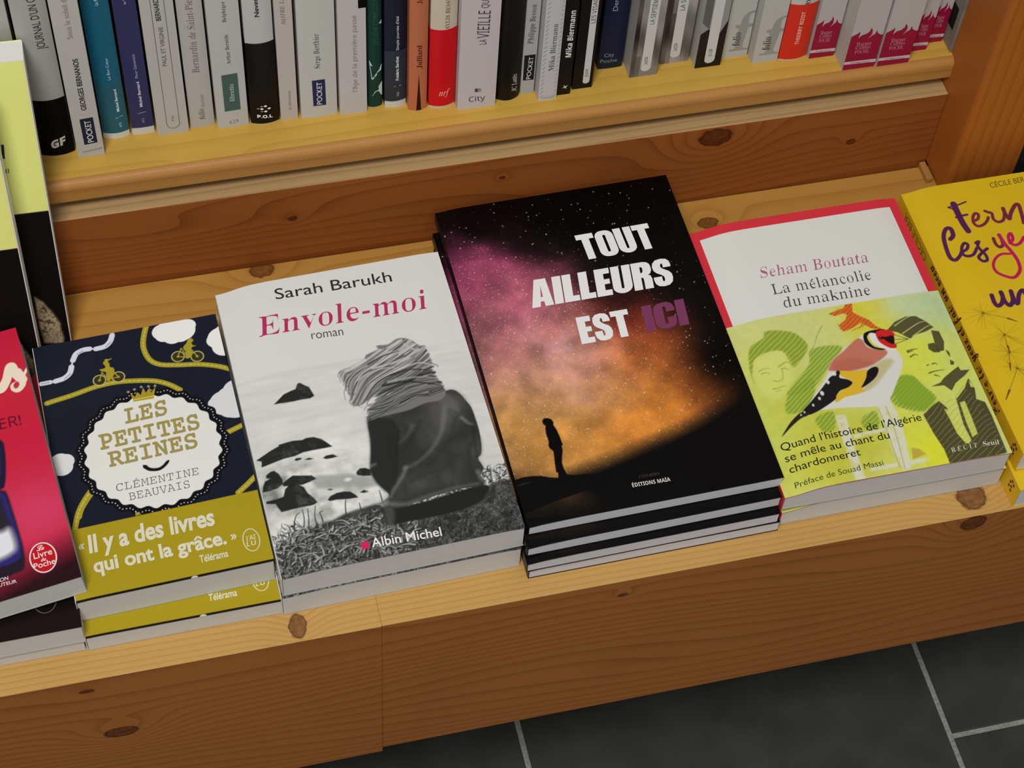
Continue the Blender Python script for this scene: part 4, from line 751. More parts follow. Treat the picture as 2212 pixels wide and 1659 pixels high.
# heavy condensed capitals, drawn as outlines in a 10-high box
def rr(x0, y0, x1, y1, r, n=5, rev=False):
    P = []
    for cx, cy, t0 in ((x1 - r, y0 + r, -90), (x1 - r, y1 - r, 0), (x0 + r, y1 - r, 90), (x0 + r, y0 + r, 180)):
        for i in range(n + 1): t = math.radians(t0 + 90 * i / n); P.append((cx + r * math.cos(t), cy + r * math.sin(t)))
    return P[::-1] if rev else P
def arcp(cx, cy, rx, ry, t0, t1, n=8): return [(cx + rx * math.cos(math.radians(t0 + (t1 - t0) * i / n)), cy + ry * math.sin(math.radians(t0 + (t1 - t0) * i / n))) for i in range(n + 1)]
HEAVY = {'T': (5.6, [([(1.6, 0), (4.0, 0), (4.0, 8.0), (5.6, 8.0), (5.6, 10), (0, 10), (0, 8.0), (1.6, 8.0)], [])]),
 'I': (2.5, [([(0, 0), (2.5, 0), (2.5, 10), (0, 10)], [])]), 'L': (4.3, [([(0, 0), (4.3, 0), (4.3, 2.0), (2.5, 2.0), (2.5, 10), (0, 10)], [])]),
 'E': (4.4, [([(0, 0), (4.4, 0), (4.4, 2), (2.5, 2), (2.5, 4.2), (4.1, 4.2), (4.1, 6.0), (2.5, 6.0), (2.5, 8), (4.3, 8), (4.3, 10), (0, 10)], [])]),
 'O': (5.8, [(rr(0, -.1, 5.8, 10.1, 2.3), [rr(2.45, 1.6, 3.35, 8.4, .45)])]),
 'U': (5.6, [([(0, 10), (0, 2.4)] + arcp(2.8, 2.3, 2.8, 2.4, 180, 360) + [(5.6, 2.4), (5.6, 10), (3.2, 10)] + [(3.2, 2.2)] + arcp(2.8, 2.0, .4, .4, 0, -180, 4) + [(2.4, 2.2), (2.4, 10)], [])]),
 'A': (6.2, [([(0, 0), (2.4, 0), (2.6, 1.8), (3.6, 1.8), (3.8, 0), (6.2, 0), (4.75, 10), (1.45, 10)], [[(2.78, 3.4), (3.1, 7.6), (3.42, 3.4)]])]),
 'R': (5.6, [([(0, 0), (2.4, 0), (2.4, 4.4), (2.9, 4.2), (3.1, 3.6), (3.1, 0), (5.5, 0), (5.5, 3.4), (5.2, 4.5), (4.5, 5.0), (5.2, 5.5), (5.6, 6.5), (5.6, 7.8), (5.3, 9.0), (4.6, 9.7), (3.5, 10), (0, 10)], [[(2.4, 6.0), (2.4, 8.3), (2.9, 8.2), (3.15, 7.8), (3.15, 6.6), (2.9, 6.1)]])]),
 'S': (5.5, [([(0, 3.6), (0, 2.6), (.3, 1.2), (1.2, .2), (2.7, -.1), (4.2, .2), (5.2, 1.2), (5.5, 2.8), (5.3, 4.2), (4.6, 5.2), (3.2, 6.2), (2.5, 6.9), (2.4, 7.7), (2.75, 8.4), (3.05, 8.2), (3.15, 7.5), (3.15, 6.8), (5.4, 6.8), (5.4, 7.6), (5.1, 8.9), (4.3, 9.8), (2.8, 10.1), (1.2, 9.8), (.3, 8.8), (.05, 7.4), (.3, 6.0), (1.0, 5.1), (2.3, 4.2), (3.0, 3.5), (3.15, 2.4), (2.85, 1.6), (2.5, 1.9), (2.4, 2.6), (2.4, 3.6)], [])]),
 'C': (5.5, [([(5.5, 6.3), (5.5, 7.6), (5.1, 9.0), (4.2, 9.8), (2.8, 10.1), (1.3, 9.8), (.3, 8.8), (0, 7.4), (0, 2.6), (.3, 1.2), (1.3, .2), (2.8, -.1), (4.2, .2), (5.2, 1.1), (5.5, 2.6), (5.5, 4.2), (3.25, 4.2), (3.25, 2.2), (3.05, 1.6), (2.65, 1.6), (2.45, 2.2), (2.45, 7.8), (2.65, 8.4), (3.05, 8.4), (3.25, 7.8), (3.25, 6.3)], [])])}
def heavy(ink, word, P, col, gap=.35):
    A_, B_, C_ = [np.array(p) for p in P]; tot = sum(HEAVY[c][0] for c in word) + gap * (len(word) - 1); x = 0
    for c in word:
        f = lambda p: tuple(A_ + (B_ - A_) * ((x + p[0]) / tot) + (C_ - A_) * (p[1] / 10))
        for o_, hs in HEAVY[c][1]: ink.poly([f(p) for p in o_], col, KT, [[f(p) for p in h_] for h_ in hs])
        x += HEAVY[c][0] + gap
i_ = Ink(); W_ = (222, 221, 222)
heavy(i_, 'TOUT', [(82.4,180.6),(131.1,181.1),(81.7,201.1)], W_); heavy(i_, 'AILLEURS', [(41.0,150.7),(133.1,150.4),(43.9,171.9)], W_); heavy(i_, 'EST', [(63.7,117.7),(96.8,117.7),(65.1,138.0)], W_); heavy(i_, 'ICI', [(105.3,118.2),(133.0,118.6),(107.3,138.0)], (116, 56, 88))
i_.build('title', sur, fc, M_GLOSS)
flat_ink([('ÉDITIONS MAÏA', 'bold', -.004, (205, 203, 202), [(65.2,12.5),(88.2,11.8),(65.3,15.1)]), ('FANTAISIES', 'bital', -.01, (72, 68, 66), [(70.6,17.7),(83.2,17.3),(70.7,19.5)])]).build('publisher_mark', sur, fc, M_GLOSS)
stack(root, ['tout', 'tout2', 'tout3', 'tout4'], 9.9, ['black paperback with a pink and orange starry sky, topmost of its stack', 'black paperback just beneath the topmost starry-sky book', 'black paperback third down in the stack under the starry-sky cover', 'black paperback at the bottom of the stack under the starry-sky cover'], 'starry sky books in a stack')
# --- red-bordered white cover with a goldfinch band
WS, HS_, TS = 142.2, 203.0, 18.7
A = Art(WS, HS_, 1.2, (200, 50, 62))
cam_seu = lambda u, v: -4.6 * math.exp(-(u / 17.0) ** 2) * (.85 + .35 * abs(v / 101 - 1)) - 1.2 * math.exp(-((u - WS) / 9) ** 2)
root, fc, sp, sur, ssur = lying_book('paperback', WS, HS_, TS, A, (188, 44, 58), cam_seu, back_col=(150, 148, 145))
wp = [(5.0,197.3),(133.9,200.3)]; x0, x1, yt = 6.6, WS - 6.2, HS_ - 7.2
n_ = 40; V, F, K = [], [], []
for i in range(n_ + 1):
    for v in (.3, 60, 120, yt): V.append(sur(x0 + (x1 - x0) * i / n_, v, .08))
for i in range(n_):
    for j in range(3): F.append((i * 4 + j, i * 4 + 4 + j, i * 4 + 5 + j, i * 4 + 1 + j)); K.append(lin((208, 209, 205), KT))
link('white_panel', mesh('white_panel', V, F, K), fc, M_GLOSS)
flat_ink([('Seham Boutata', 'serif', (.036, .003), (160, 92, 112), [(34.1,155.5),(106.6,154.4),(35.6,163.7)])]).build('author_name', lambda u, v: sur(u, v, .2), fc, M_GLOSS)
flat_ink([('La mélancolie', 'serif', (.036, .003), (58, 64, 66), [(37.9,141.3),(103.6,140.7),(38.5,149.3)]), ('du maknine', 'serif', (.036, .003), (58, 64, 66), [(41.6,130.0),(98.9,129.2),(42.6,138.0)])]).build('title', lambda u, v: sur(u, v, .2), fc, M_GLOSS)
HB = ([(1.8,122.9)][0][1] + [(141.9,126.6)][0][1]) / 2
A = Art(WS + .6, HB, .4, (196, 202, 120)); rs = random.Random(9)
nz = A.noise(34, 3, 4); nf = A.noise(3.2, 13, 3, 1, 1)
def wash(p, rx, ry, c, a, ang=0.0):
    m = np.clip(A.gauss(*p, rx, ry, ang, A.X + (nz - .5) * 26, A.Y + (nz - .5) * 20) * 1.3, 0, 1) * a; A.a[:] = A.a * (1 - m[..., None]) + np.array(c, float) * m[..., None]
for p, rx, ry, c, a in zip([(15.5,117.8),(54.7,120.2),(90.8,113.0),(122.7,117.0),(140.5,106.2),(8.3,82.2),(22.7,50.2),(29.0,20.6),(114.0,70.8),(115.3,41.0),(0.0,31.2),(83.6,23.5),(45.8,21.8),(97.9,6.5),(129.9,67.6)],
    (34, 30, 18, 26, 26, 30, 30, 30, 26, 18, 20, 16, 22, 16, 14), (20, 26, 26, 20, 22, 30, 24, 20, 22, 20, 20, 20, 20, 14, 24),
    ((196, 200, 132), (194, 200, 126), (206, 196, 44), (190, 204, 160), (176, 196, 152), (196, 202, 104), (184, 190, 74), (190, 190, 62), (204, 210, 70), (196, 206, 92), (188, 196, 86), (204, 208, 62), (186, 186, 66), (208, 212, 50), (190, 206, 110)),
    (.8, .8, .95, .9, .9, .8, .8, .8, .9, .6, .6, .8, .8, .9, .6)): wash(p, rx, ry, c, a)
A.a *= (.97 + .06 * nf)[..., None]
OL, OD, DKG = (150, 166, 62), (128, 148, 44), (72, 70, 44)
def hatch(P, col, a, w=.5, gap=1.5, ang=.62, soft=.3, miss=.1):
    sl, m = A.polymask(spline(P, 4, True), soft)
    if sl is None: return
    X, Y = A.X[sl], A.Y[sl]; q = -X * math.sin(ang) + Y * math.cos(ang); jit = A.noise(8, 33, 3)[sl]
    k = np.clip((np.sin(q * 2 * math.pi / gap + jit * 5) + 1 - 2 * miss - (1 - 2 * w)) / .5, 0, 1); A.blend(sl, m * k * a, col)
# faint boy on the left
H1 = [(9.6,101.8),(13.0,107.2),(21.6,110.5),(23.4,114.7),(28.9,114.6),(35.1,112.9),(41.0,110.2),(45.6,103.7),(46.1,97.5),(39.3,89.9),(32.7,85.2),(31.4,91.5),(30.1,97.7),(24.9,99.8),(17.2,99.3),(11.2,96.5),(7.8,88.3),(7.4,92.3)]
A.poly(H1, OL, .8, .8, True); hatch(H1, (112, 134, 34), .55, .4, 2.6)
fc_ = [(12.5,95.3),(21.9,98.4),(29.8,96.8),(31.9,90.4),(31.0,82.6),(26.1,72.8),(20.0,67.2),(14.0,66.5),(9.3,72.3),(8.3,82.2)]; A.poly(fc_, (204, 208, 118), .6, 2.0, True)
for P, w_ in (([(11.4,88.0),(15.5,88.9),(18.5,87.9)], .7), ([(12.8,85.8),(15.3,85.8),(17.4,84.4)], .8), ([(24.4,87.9),(29.2,89.9),(31.4,89.0)], 1.1), ([(25.3,85.7),(27.8,85.7),(28.9,84.0)], .9), ([(18.0,78.8),(20.6,77.6),(22.8,78.1)], .7), ([(16.2,73.3),(19.5,73.1),(23.9,73.7)], .9), ([(17.2,71.2),(20.5,71.0)], .6), ([(7.4,92.3),(6.6,84.6),(7.0,80.6)], .8), ([(25.4,84.7),(24.3,80.0),(22.9,77.8)], .6)): A.stroke(P, w_, (140, 152, 52), .75, .4, .3)
for P in ([(48.2,96.1),(67.1,94.3),(55.4,82.6),(41.7,69.6),(27.8,65.6),(22.7,67.6),(33.4,77.2),(42.8,85.2)], [(24.2,67.3),(41.2,75.6),(38.7,63.4),(28.8,53.8),(18.5,54.9)], [(88.5,64.1),(101.7,65.3),(106.8,56.4),(111.2,45.7),(100.0,38.3),(84.0,47.4)], [(33.7,46.1),(45.6,49.4),(43.4,38.4),(36.0,36.1)], [(61.8,41.3),(71.2,44.2),(70.3,34.8),(64.0,31.3),(60.3,34.9)]): A.poly(P, (150, 170, 60), .6, 1.2, True); hatch(P, (108, 140, 40), .6, .45, 2.2)
A.poly([(86.6,56.6),(97.7,66.1),(102.9,64.1),(110.8,46.8),(100.0,38.3),(87.9,46.6)], (126, 158, 44), .75, .8)
A.stroke([(60.4,111.9),(54.6,104.9),(50.7,98.6),(45.3,92.7)], .5, (120, 130, 60), .7, .3)
# orange fragment
O1 = [(84.2,128.4),(84.6,124.6),(82.8,118.2),(86.8,113.8),(90.8,110.4),(93.3,105.3),(97.0,101.5),(90.2,103.9),(86.4,107.7),(81.8,104.5),(86.3,109.8),(78.1,106.3),(72.1,105.0),(70.8,109.8),(76.3,113.3),(78.5,117.0),(76.4,118.5),(70.9,117.5),(68.2,119.6),(74.8,121.4),(78.7,122.7),(80.9,126.4)]
A.poly(O1, (206, 112, 48), .95, .25); hatch(O1, (188, 78, 30), .8, .5, 2.2)
for P in ([(69.7,126.6),(71.7,126.0)], [(67.8,119.9),(72.1,120.9),(75.2,122.3)], [(77.5,104.4),(82.3,106.0),(86.8,106.6)], [(70.3,110.9),(72.1,108.5)]): A.stroke(P, .45, (150, 90, 40), .9, .3)
# dark boy on the right
for P in ([(99.3,100.5),(106.4,105.8),(114.3,108.3),(120.9,107.5),(125.3,103.0),(129.1,97.1),(123.0,94.8),(115.7,93.7),(111.4,91.5),(108.9,94.0),(105.2,97.8)], [(126.6,95.1),(131.3,93.6),(131.6,85.4),(129.0,78.8),(124.7,78.7),(125.2,84.6)], [(120.8,85.5),(124.8,85.7),(126.6,81.3),(126.1,77.9),(122.1,78.7),(119.8,81.7)], [(130.2,79.6),(131.9,77.2),(131.2,73.3),(130.3,75.5)], [(130.1,71.6),(132.3,69.6),(131.0,67.4),(129.1,67.8)],
          [(121.5,59.3),(128.1,63.0),(133.5,65.9),(134.0,62.8),(139.9,62.6),(134.9,58.6),(127.2,54.2),(122.7,49.3),(119.4,53.9),(111.3,54.7),(117.8,56.2)]): A.poly(P, DKG, .92, .2)
BD = [(99.1,36.1),(107.9,41.5),(112.1,43.6),(115.1,38.1),(114.6,23.8),(116.5,13.9),(118.6,10.6),(121.2,13.0),(120.7,24.5),(122.4,37.6),(123.3,44.2),(130.5,51.6),(136.6,56.3),(137.6,48.2),(135.6,40.8),(140.3,37.9),(140.7,28.1),(140.3,16.6),(139.7,0.7),(128.3,-0.7),(115.7,-1.0),(102.4,-1.0),(102.6,10.2),(100.5,21.9)]
A.poly(BD, (70, 66, 42), .95, .3)
for P in ([(113.1,37.6),(117.1,34.8),(117.7,23.2),(120.8,12.1),(117.1,11.0),(114.4,19.1),(113.9,28.7)], [(124.3,40.1),(127.8,40.4),(127.5,28.9),(126.8,16.6),(122.7,14.6),(122.9,25.9)], [(130.3,55.6),(134.6,57.7),(136.9,57.2),(131.3,49.5),(123.8,43.2),(122.6,44.4)], [(135.9,54.5),(137.9,51.1),(139.2,49.9),(135.6,49.6)]): A.poly(P, (196, 206, 92), .95, .25)
HB_ = [(122.2,43.5),(130.5,51.6),(136.3,40.6),(139.1,28.4),(139.7,0.7),(115.7,-1.0),(102.4,-1.0),(100.5,21.9),(99.1,36.1),(112.1,43.6)]
sl, m = A.polymask(HB_, .3); q = -A.X[sl] * math.sin(.6) + A.Y[sl] * math.cos(.6); A.blend(sl, m * np.clip(np.sin(q * 2.0 + A.noise(9, 63, 3)[sl] * 5 + .35 * q * A.noise(30, 64, 2)[sl]) * 3 - 2.3, 0, 1) * .75, (158, 150, 104))
for P in ([(105.3,102.9),(113.7,106.9),(117.6,107.9)], [(108.0,96.2),(120.5,101.9),(126.8,102.5)], [(113.7,93.0),(124.3,98.1),(128.1,98.9)]): A.stroke(P, .9, (186, 196, 130), .8, .4)
for P in ([(106.1,82.9),(110.1,83.4),(113.1,83.2)], [(106.1,81.9),(109.8,82.5)], [(106.5,78.3),(110.0,79.6),(111.6,78.3)], [(114.6,70.2),(116.0,70.6)], [(118.1,70.5),(119.9,70.8),(120.9,69.4)], [(113.7,64.4),(117.8,65.1),(123.7,64.9)], [(116.7,62.3),(119.5,60.7)]): A.stroke(P, 1.0, (80, 84, 44), .9, .4)
# chair and perch, white paint
for P in ([(46.2,46.4),(52.5,45.6),(51.4,32.9),(50.1,20.0),(49.4,-0.2),(43.1,0.2),(44.3,17.5),(44.9,33.3)], [(73.2,47.6),(82.7,50.6),(84.6,37.6),(82.8,23.7),(78.5,1.1),(73.6,1.2),(71.8,11.8),(72.6,27.6)], [(52.3,30.9),(72.5,31.9),(72.5,29.6),(52.1,28.1)], [(53.7,7.2),(71.6,6.7),(71.4,4.0),(53.5,4.4)], [(79.7,6.5),(91.4,6.9),(91.2,4.1),(79.5,3.7)]): A.poly(P, (206, 206, 200), .85, .5, False, np.clip(nf * 2.2, .35, 1))
for P in ([(73.7,46.6),(73.7,35.0),(72.0,3.4)], [(78.7,46.5),(78.2,29.3),(74.7,1.9)]): A.stroke(P, .7, (150, 150, 110), .6)
A.poly([(83.7,15.0),(88.0,13.2),(90.5,8.9),(81.5,7.0)], (176, 152, 66), .8, .5)
# goldfinch
A.poly([(51.3,75.5),(55.4,82.6),(63.5,89.0),(71.4,94.4),(78.5,97.6),(82.8,100.3),(82.7,95.2),(85.8,89.5),(93.3,86.5),(99.0,85.9),(101.0,79.4),(99.7,73.7),(93.9,64.9),(84.1,52.2),(78.6,48.5),(70.0,47.8),(55.8,50.2),(44.6,51.5),(34.7,51.6),(27.9,51.1),(33.4,57.7),(44.8,69.0)], (206, 206, 202), 1, .35, True)
A.poly([(53.3,79.1),(59.0,85.9),(66.6,90.4),(77.7,97.7),(81.5,96.5),(83.4,90.0),(93.1,86.0),(91.8,82.3),(81.5,77.4),(69.9,75.7),(63.1,75.6),(56.9,77.4)], (184, 112, 92), 1, .5, True)
A.poly([(57.0,82.3),(66.2,84.4),(75.7,82.5),(82.6,78.1),(69.7,75.3),(59.1,76.4)], (166, 90, 72), .55, 2, True)
A.poly([(77.8,74.1),(89.9,79.7),(95.2,77.6),(88.5,71.0),(76.6,61.6),(69.3,60.1),(74.3,66.9)], (178, 170, 118), .8, 1.2, True)
A.poly([(59.3,76.9),(68.7,75.0),(77.0,74.3),(75.8,68.6),(69.2,62.1),(70.9,59.8),(63.7,58.3),(56.8,57.8),(50.1,55.2),(50.6,59.0),(56.0,62.8),(63.9,66.1),(64.1,69.0),(59.6,72.9)], (208, 172, 44), 1, .3, True)
A.poly([(74.2,68.9),(76.6,73.4),(80.8,75.5),(83.6,75.0),(83.3,72.0),(79.7,67.8),(74.3,64.5),(68.9,62.3),(71.1,65.1)], (24, 23, 24), 1, .25, True)
A.poly([(58.7,77.5),(59.6,75.8),(58.1,72.2),(62.7,69.8),(64.6,66.9),(60.8,64.3),(55.3,62.9),(51.7,59.8),(49.9,57.2),(40.0,52.5),(32.6,50.1),(28.5,50.5),(27.7,53.0),(35.6,59.2),(45.0,67.0),(52.2,73.4),(55.2,74.7)], (28, 27, 28), 1, .25, True)
A.poly([(29.5,52.2),(26.8,52.7),(22.8,50.7),(17.3,46.6),(11.1,40.2),(18.4,44.9),(25.5,48.7),(29.9,49.7)], (36, 34, 32), 1, .3, True)
for q_, r_ in zip([(55.9,75.6),(49.9,70.4),(43.7,63.3),(40.9,60.0),(35.6,56.1),(28.8,52.4),(26.2,51.0)], (1.6, 1.5, 1.7, 1.2, 1.0, .8, .7)): A.ell(*q_, r_ * .7, r_, (214, 214, 210), .95, .25)
A.poly([(83.6,100.1),(86.9,102.0),(93.0,102.3),(97.9,101.5),(92.0,99.4),(87.0,99.9),(85.0,96.8),(87.0,90.3),(93.5,87.0),(90.0,87.0),(85.0,89.7),(82.4,94.3)], (22, 21, 22), 1, .25, True)
A.poly([(87.1,100.2),(91.2,99.6),(91.4,95.5),(92.4,91.2),(96.2,87.4),(99.8,85.7),(96.3,85.4),(90.8,89.0),(87.2,93.3)], (216, 216, 214), 1, .25, True)
A.poly([(91.9,100.5),(96.2,101.5),(100.9,100.2),(103.0,96.7),(101.5,91.4),(100.8,87.0),(96.9,87.1),(93.7,90.0),(91.5,93.4),(91.1,97.1)], (198, 34, 38), 1, .25, True)
A.poly([(93.1,96.7),(96.7,95.9),(101.1,96.1),(101.7,93.4),(100.0,89.7),(97.2,91.3),(95.2,94.2)], (26, 20, 22), 1, .25, True)
A.ell(*[(93.5,95.9)][0], 1.3, 1.2, (20, 18, 20), 1, .2); A.ell(*[(93.4,96.3)][0], .35, .35, (190, 150, 150), 1, .1)
A.poly([(102.5,96.5),(110.2,91.5),(100.4,89.6)], (202, 202, 96), 1, .25)
for P in ([(102.5,96.3),(110.2,91.5)], [(101.6,92.9),(109.9,91.6)], [(100.8,89.5),(109.7,91.4)]): A.stroke(P, .4, (70, 64, 30), .9)
def sheet(name, A, surf, parent, mat, th=.25):
    nx, ny = A.nx, A.ny; idx = np.arange(nx * ny).reshape(ny, nx); top = [surf(u, v) for u, v in zip(A.X.ravel(), A.Y.ravel())]
    q = np.stack([idx[:-1, :-1], idx[:-1, 1:], idx[1:, 1:], idx[1:, :-1]], -1).reshape(-1, 4).tolist(); rim = np.concatenate([idx[0, :], idx[1:, -1], idx[-1, -2::-1], idx[-2:0:-1, 0]]); nb, N = len(rim), nx * ny
    V = top + [(top[i][0], top[i][1], top[i][2] - th) for i in rim]; q += [(int(rim[i]), N + i, N + (i + 1) % nb, int(rim[(i + 1) % nb])) for i in range(nb)]
    col = lina(A.a, KT).reshape(-1, 3); return link(name, mesh(name, V, q, np.vstack([col, np.full((nb, 3), .62)])), parent, mat)
bs = lambda u, v, e=.55: sur(u - .3, v - .15, e)
bd = sheet('paper_band', A, bs, root, M_GLOSS); bd['label'] = 'yellow-green printed paper band with a goldfinch'
e2 = lambda u, v: sur(u, v, .72)
flat_ink([("Quand l'histoire de l'Algérie", 'sans', 0, (28, 30, 24), [(7.6,30.3),(96.6,32.1),(7.8,35.5)]), ('se mêle au chant du', 'sans', 0, (28, 30, 24), [(7.5,22.4),(73.0,23.8),(7.8,27.6)]), ('chardonneret', 'sans', 0, (28, 30, 24), [(7.7,14.6),(51.8,15.9),(8.0,19.6)]), ('Préface de Souad Massi', 'sans', -.004, (52, 54, 34), [(7.5,4.1),(62.7,6.6),(7.9,7.9)])]).build('blurb', e2, bd, M_GLOSS)
flat_ink([('R É C I T', 'serif', (.02, .002), (200, 198, 182), [(106.0,6.8),(122.7,7.2),(106.5,9.8)]), ('Seuil', 'serif', -.008, (208, 206, 192), [(126.5,7.0),(136.9,6.9),(127.0,10.3)])]).build('publisher_mark', e2, bd, M_GLOSS)
stack(root, ['seu', 'seu2'], TS, ['red-bordered white paperback wrapped in a yellow-green band with a painted goldfinch', 'paperback underneath the one with the goldfinch band'], 'goldfinch band books in a stack')
# --- navy cover with cyclists
NV = (24, 28, 42); A = Art(110.6, 178.2, .3, NV); OLV = (160, 146, 42)
A.a[:] = np.array(NV, float) + (A.noise(40, 3, 3) - .5)[..., None] * 6
def road(P, w=3.4):
    A.stroke(P, w, OLV, 1); S_ = spline(P, 30, False); acc = 0; on = []
    for a_, b_ in zip(S_, S_[1:]):
        L = math.hypot(b_[0] - a_[0], b_[1] - a_[1]); acc += L
        if acc % 2.6 < 1.5: on.append((a_, b_))
    for a_, b_ in on: A.stroke([a_, b_], .55, (196, 186, 96), 1, smooth=False)
road([(70.7,184.3),(66.0,172.5),(64.1,163.1),(66.0,153.8),(71.3,148.6),(80.9,145.8),(94.3,143.1),(105.2,139.0),(113.2,134.2)]); road([(2.7,136.3),(17.1,138.2),(31.1,141.0),(43.4,141.7),(55.3,140.1),(66.3,137.3),(74.0,133.0),(79.9,127.5)])
road([(99.8,90.5),(112.8,94.6)]); road([(99.7,48.8),(106.2,53.4),(112.4,58.2)]); road([(18.9,68.6),(15.2,64.2),(11.5,59.0),(9.5,54.2)])
road([(18.6,69.8),(13.6,63.6),(9.5,56.5),(6.1,46.9)])
def cloud(P, rx, c):
    for q, r_ in zip(P, rx): A.ell(*q, r_, r_ * .98, c, 1, .1)
cloud([(76.8,171.9),(82.6,173.5),(88.4,171.1),(93.1,173.5),(82.3,167.6),(87.1,167.9),(77.2,169.3),(74.1,172.0)], (6, 8, 8.5, 4.6, 6, 6, 5, 3.4), (224, 226, 232)); cloud([(111.2,158.7),(106.5,158.3),(113.5,162.1),(110.9,152.8)], (9, 5, 7, 7), (224, 226, 232))
cloud([(108.8,113.6),(103.9,112.0),(112.8,118.4),(99.9,111.1),(109.4,108.7),(98.0,112.9),(106.2,107.7)], (10, 9, 9, 5, 9, 4, 7), (205, 206, 210)); cloud([(4.4,93.6),(7.7,93.3),(5.4,89.8),(2.1,89.7),(9.7,94.1)], (6, 5, 6, 5, 2.6), (208, 209, 212))
def sausage(P, w):
    A.stroke(P, w, (206, 208, 220), 1); A.stroke([(p[0] + .35, p[1] - .55) for p in P[1:-1]] if len(P) > 3 else P, .32, (60, 62, 76), .9)
sausage([(51.1,183.5),(48.9,181.0),(47.9,179.3)], 3); sausage([(47.3,176.5),(45.5,172.4),(41.9,169.3),(36.4,168.7)], 3.4); sausage([(32.7,169.6),(28.5,169.6),(24.4,167.7),(21.9,163.4)], 3.4); sausage([(20.4,158.9),(18.7,154.5),(14.8,151.6),(9.8,150.7)], 3.4); sausage([(6.8,150.8),(3.8,150.9),(1.5,151.0)], 3.0)
for P in ([(47.9,179.3),(47.0,176.5)], [(36.2,168.8),(32.9,169.5)], [(21.6,163.0),(20.6,159.4)], [(9.8,150.4),(6.8,150.8)]): A.stroke(P, 1.0, (206, 208, 220), 1)
def bike(w1, w2, r, person, k):
    for c_ in (w1, w2): A.ell(*c_, r, r, (178, 172, 110), 1, .1); A.ell(*c_, r - .7, r - .7, (52, 48, 26), 1, .1); A.ell(*c_, .9, .9, (150, 140, 80), 1, .1)
    mx = ((w1[0] + w2[0]) / 2, (w1[1] + w2[1]) / 2 - .5)
    for P in ([w1, (w1[0] + .25 * (w2[0] - w1[0]), w1[1] + 6.5)], [w2, mx], [mx, (w1[0] + .2 * (w2[0] - w1[0]), w1[1] + 5)], [w2, (w2[0] - .25 * (w2[0] - w1[0]), w2[1] + 5.6)], [mx, (w2[0] - .25 * (w2[0] - w1[0]), w2[1] + 5.6)]): A.stroke(P, .7, OLV, 1)
    for P in person: A.poly(P, OLV, 1, .1, True)
bike([(35.0,145.3)][0], [(46.2,145.2)][0], 4.0, [[(38.8,157.4),(41.1,158.8),(42.5,156.0),(42.5,153.6),(44.6,152.1),(44.2,148.4),(42.3,145.0),(39.9,144.1),(41.5,149.0),(39.4,150.5),(36.6,152.1),(36.4,153.1),(39.4,153.4),(39.7,155.2)], [(39.9,159.1),(41.2,159.9),(43.0,159.3),(44.3,159.8),(43.9,158.9),(42.1,158.3),(40.8,157.4)], [(39.8,150.4),(41.5,149.0),(41.0,143.8),(39.2,144.3)]], 1)
bike([(94.2,149.2)][0], [(83.0,151.7)][0], 4.1, [[(90.8,162.6),(92.9,163.6),(94.1,161.3),(92.7,160.1),(93.1,158.1),(94.9,157.2),(92.5,156.7),(91.3,154.6),(92.1,152.4),(89.6,149.1),(87.3,149.6),(88.7,153.2),(87.3,156.0),(87.3,158.0),(89.6,160.4)], [(88.7,157.2),(90.9,154.7),(88.9,149.8),(87.4,150.1)]], 1)
cx, cy = [(57.0,88.5)][0]; ex = [(18.8,96.0),(96.5,84.8),(49.1,50.2),(70.8,127.8)]; RX = (ex[1][0] - ex[0][0]) / 2; RY = (ex[3][1] - ex[2][1]) / 2; cx = (ex[0][0] + ex[1][0]) / 2; cy = (ex[2][1] + ex[3][1]) / 2
sc_ = lambda k, am, n=26: [(cx + (RX * k + am * math.cos(n * t)) * math.cos(t), cy + (RY * k + am * math.cos(n * t)) * math.sin(t)) for t in [2 * math.pi * i / 420 for i in range(420)]]
A.poly(sc_(1.13, .9), (14, 14, 20), 1, .1)
for i in range(0, 420, 3):
    A.ell(*sc_(1.075, .95)[i], .36, .36, (214, 214, 218), 1, .05)
A.poly(sc_(1.0, .9), (214, 213, 211), 1, .1)
A.poly([(51.0,132.2),(53.4,128.5),(55.1,131.8),(56.9,129.0),(59.0,134.0),(60.1,130.0),(62.8,133.5),(63.0,129.3),(66.3,133.4),(63.9,125.0),(52.1,125.3)], (158, 140, 40), 1, .1)
for q_ in [(50.1,133.0),(53.9,133.9),(58.1,134.8),(62.3,134.2),(66.1,133.8)]: A.ell(*q_, .85, .85, (150, 136, 110), 1, .1)
A.stroke([(52.2,126.6),(64.0,126.6)], .6, (214, 196, 96), 1, smooth=False)
A.stroke([(51.2,78.7),(53.8,76.3),(58.5,75.4),(62.1,77.2),(64.1,79.0)], 2.6, (20, 20, 24), 1, 1.8); A.stroke([(52.7,78.6),(55.4,76.8),(59.1,76.6),(61.9,78.2)], .4, (200, 200, 200), .9)
A.stroke([(50.5,79.6),(51.6,78.5)], 1.2, (20, 20, 24), 1); A.stroke([(63.5,78.7),(64.8,79.6)], 1.2, (20, 20, 24), 1)
obt = [(8.4,46.5),(112.0,48.1)]; obl = (obt[0][1] + obt[1][1]) / 2
A.poly([(-2, obt[0][1]), (113, obt[1][1]), (113, 1.2), (-2, 1.2)], (158, 140, 28), 1, .1)
A.poly([(40.5,47.3),(40.7,50.0),(42.2,49.4),(43.9,47.6)], (150, 140, 70), 1, .1)
A.poly([(-2, 1.2), (113, 1.2), (113, -2), (-2, -2)], (20, 16, 10), 1, .1)
A.ell(*[(65.7,-0.2)][0], 2, 1.4, (190, 188, 180), 1, .1)
root, fc, sp, sur, ssur = lying_book('paperback', 110.6, 178.2, 21.6, A, (200, 200, 196), lambda u, v: -.5 * math.exp(-(u / 6.0) ** 2), back_col=(150, 148, 145))
TG = (150, 138, 78)
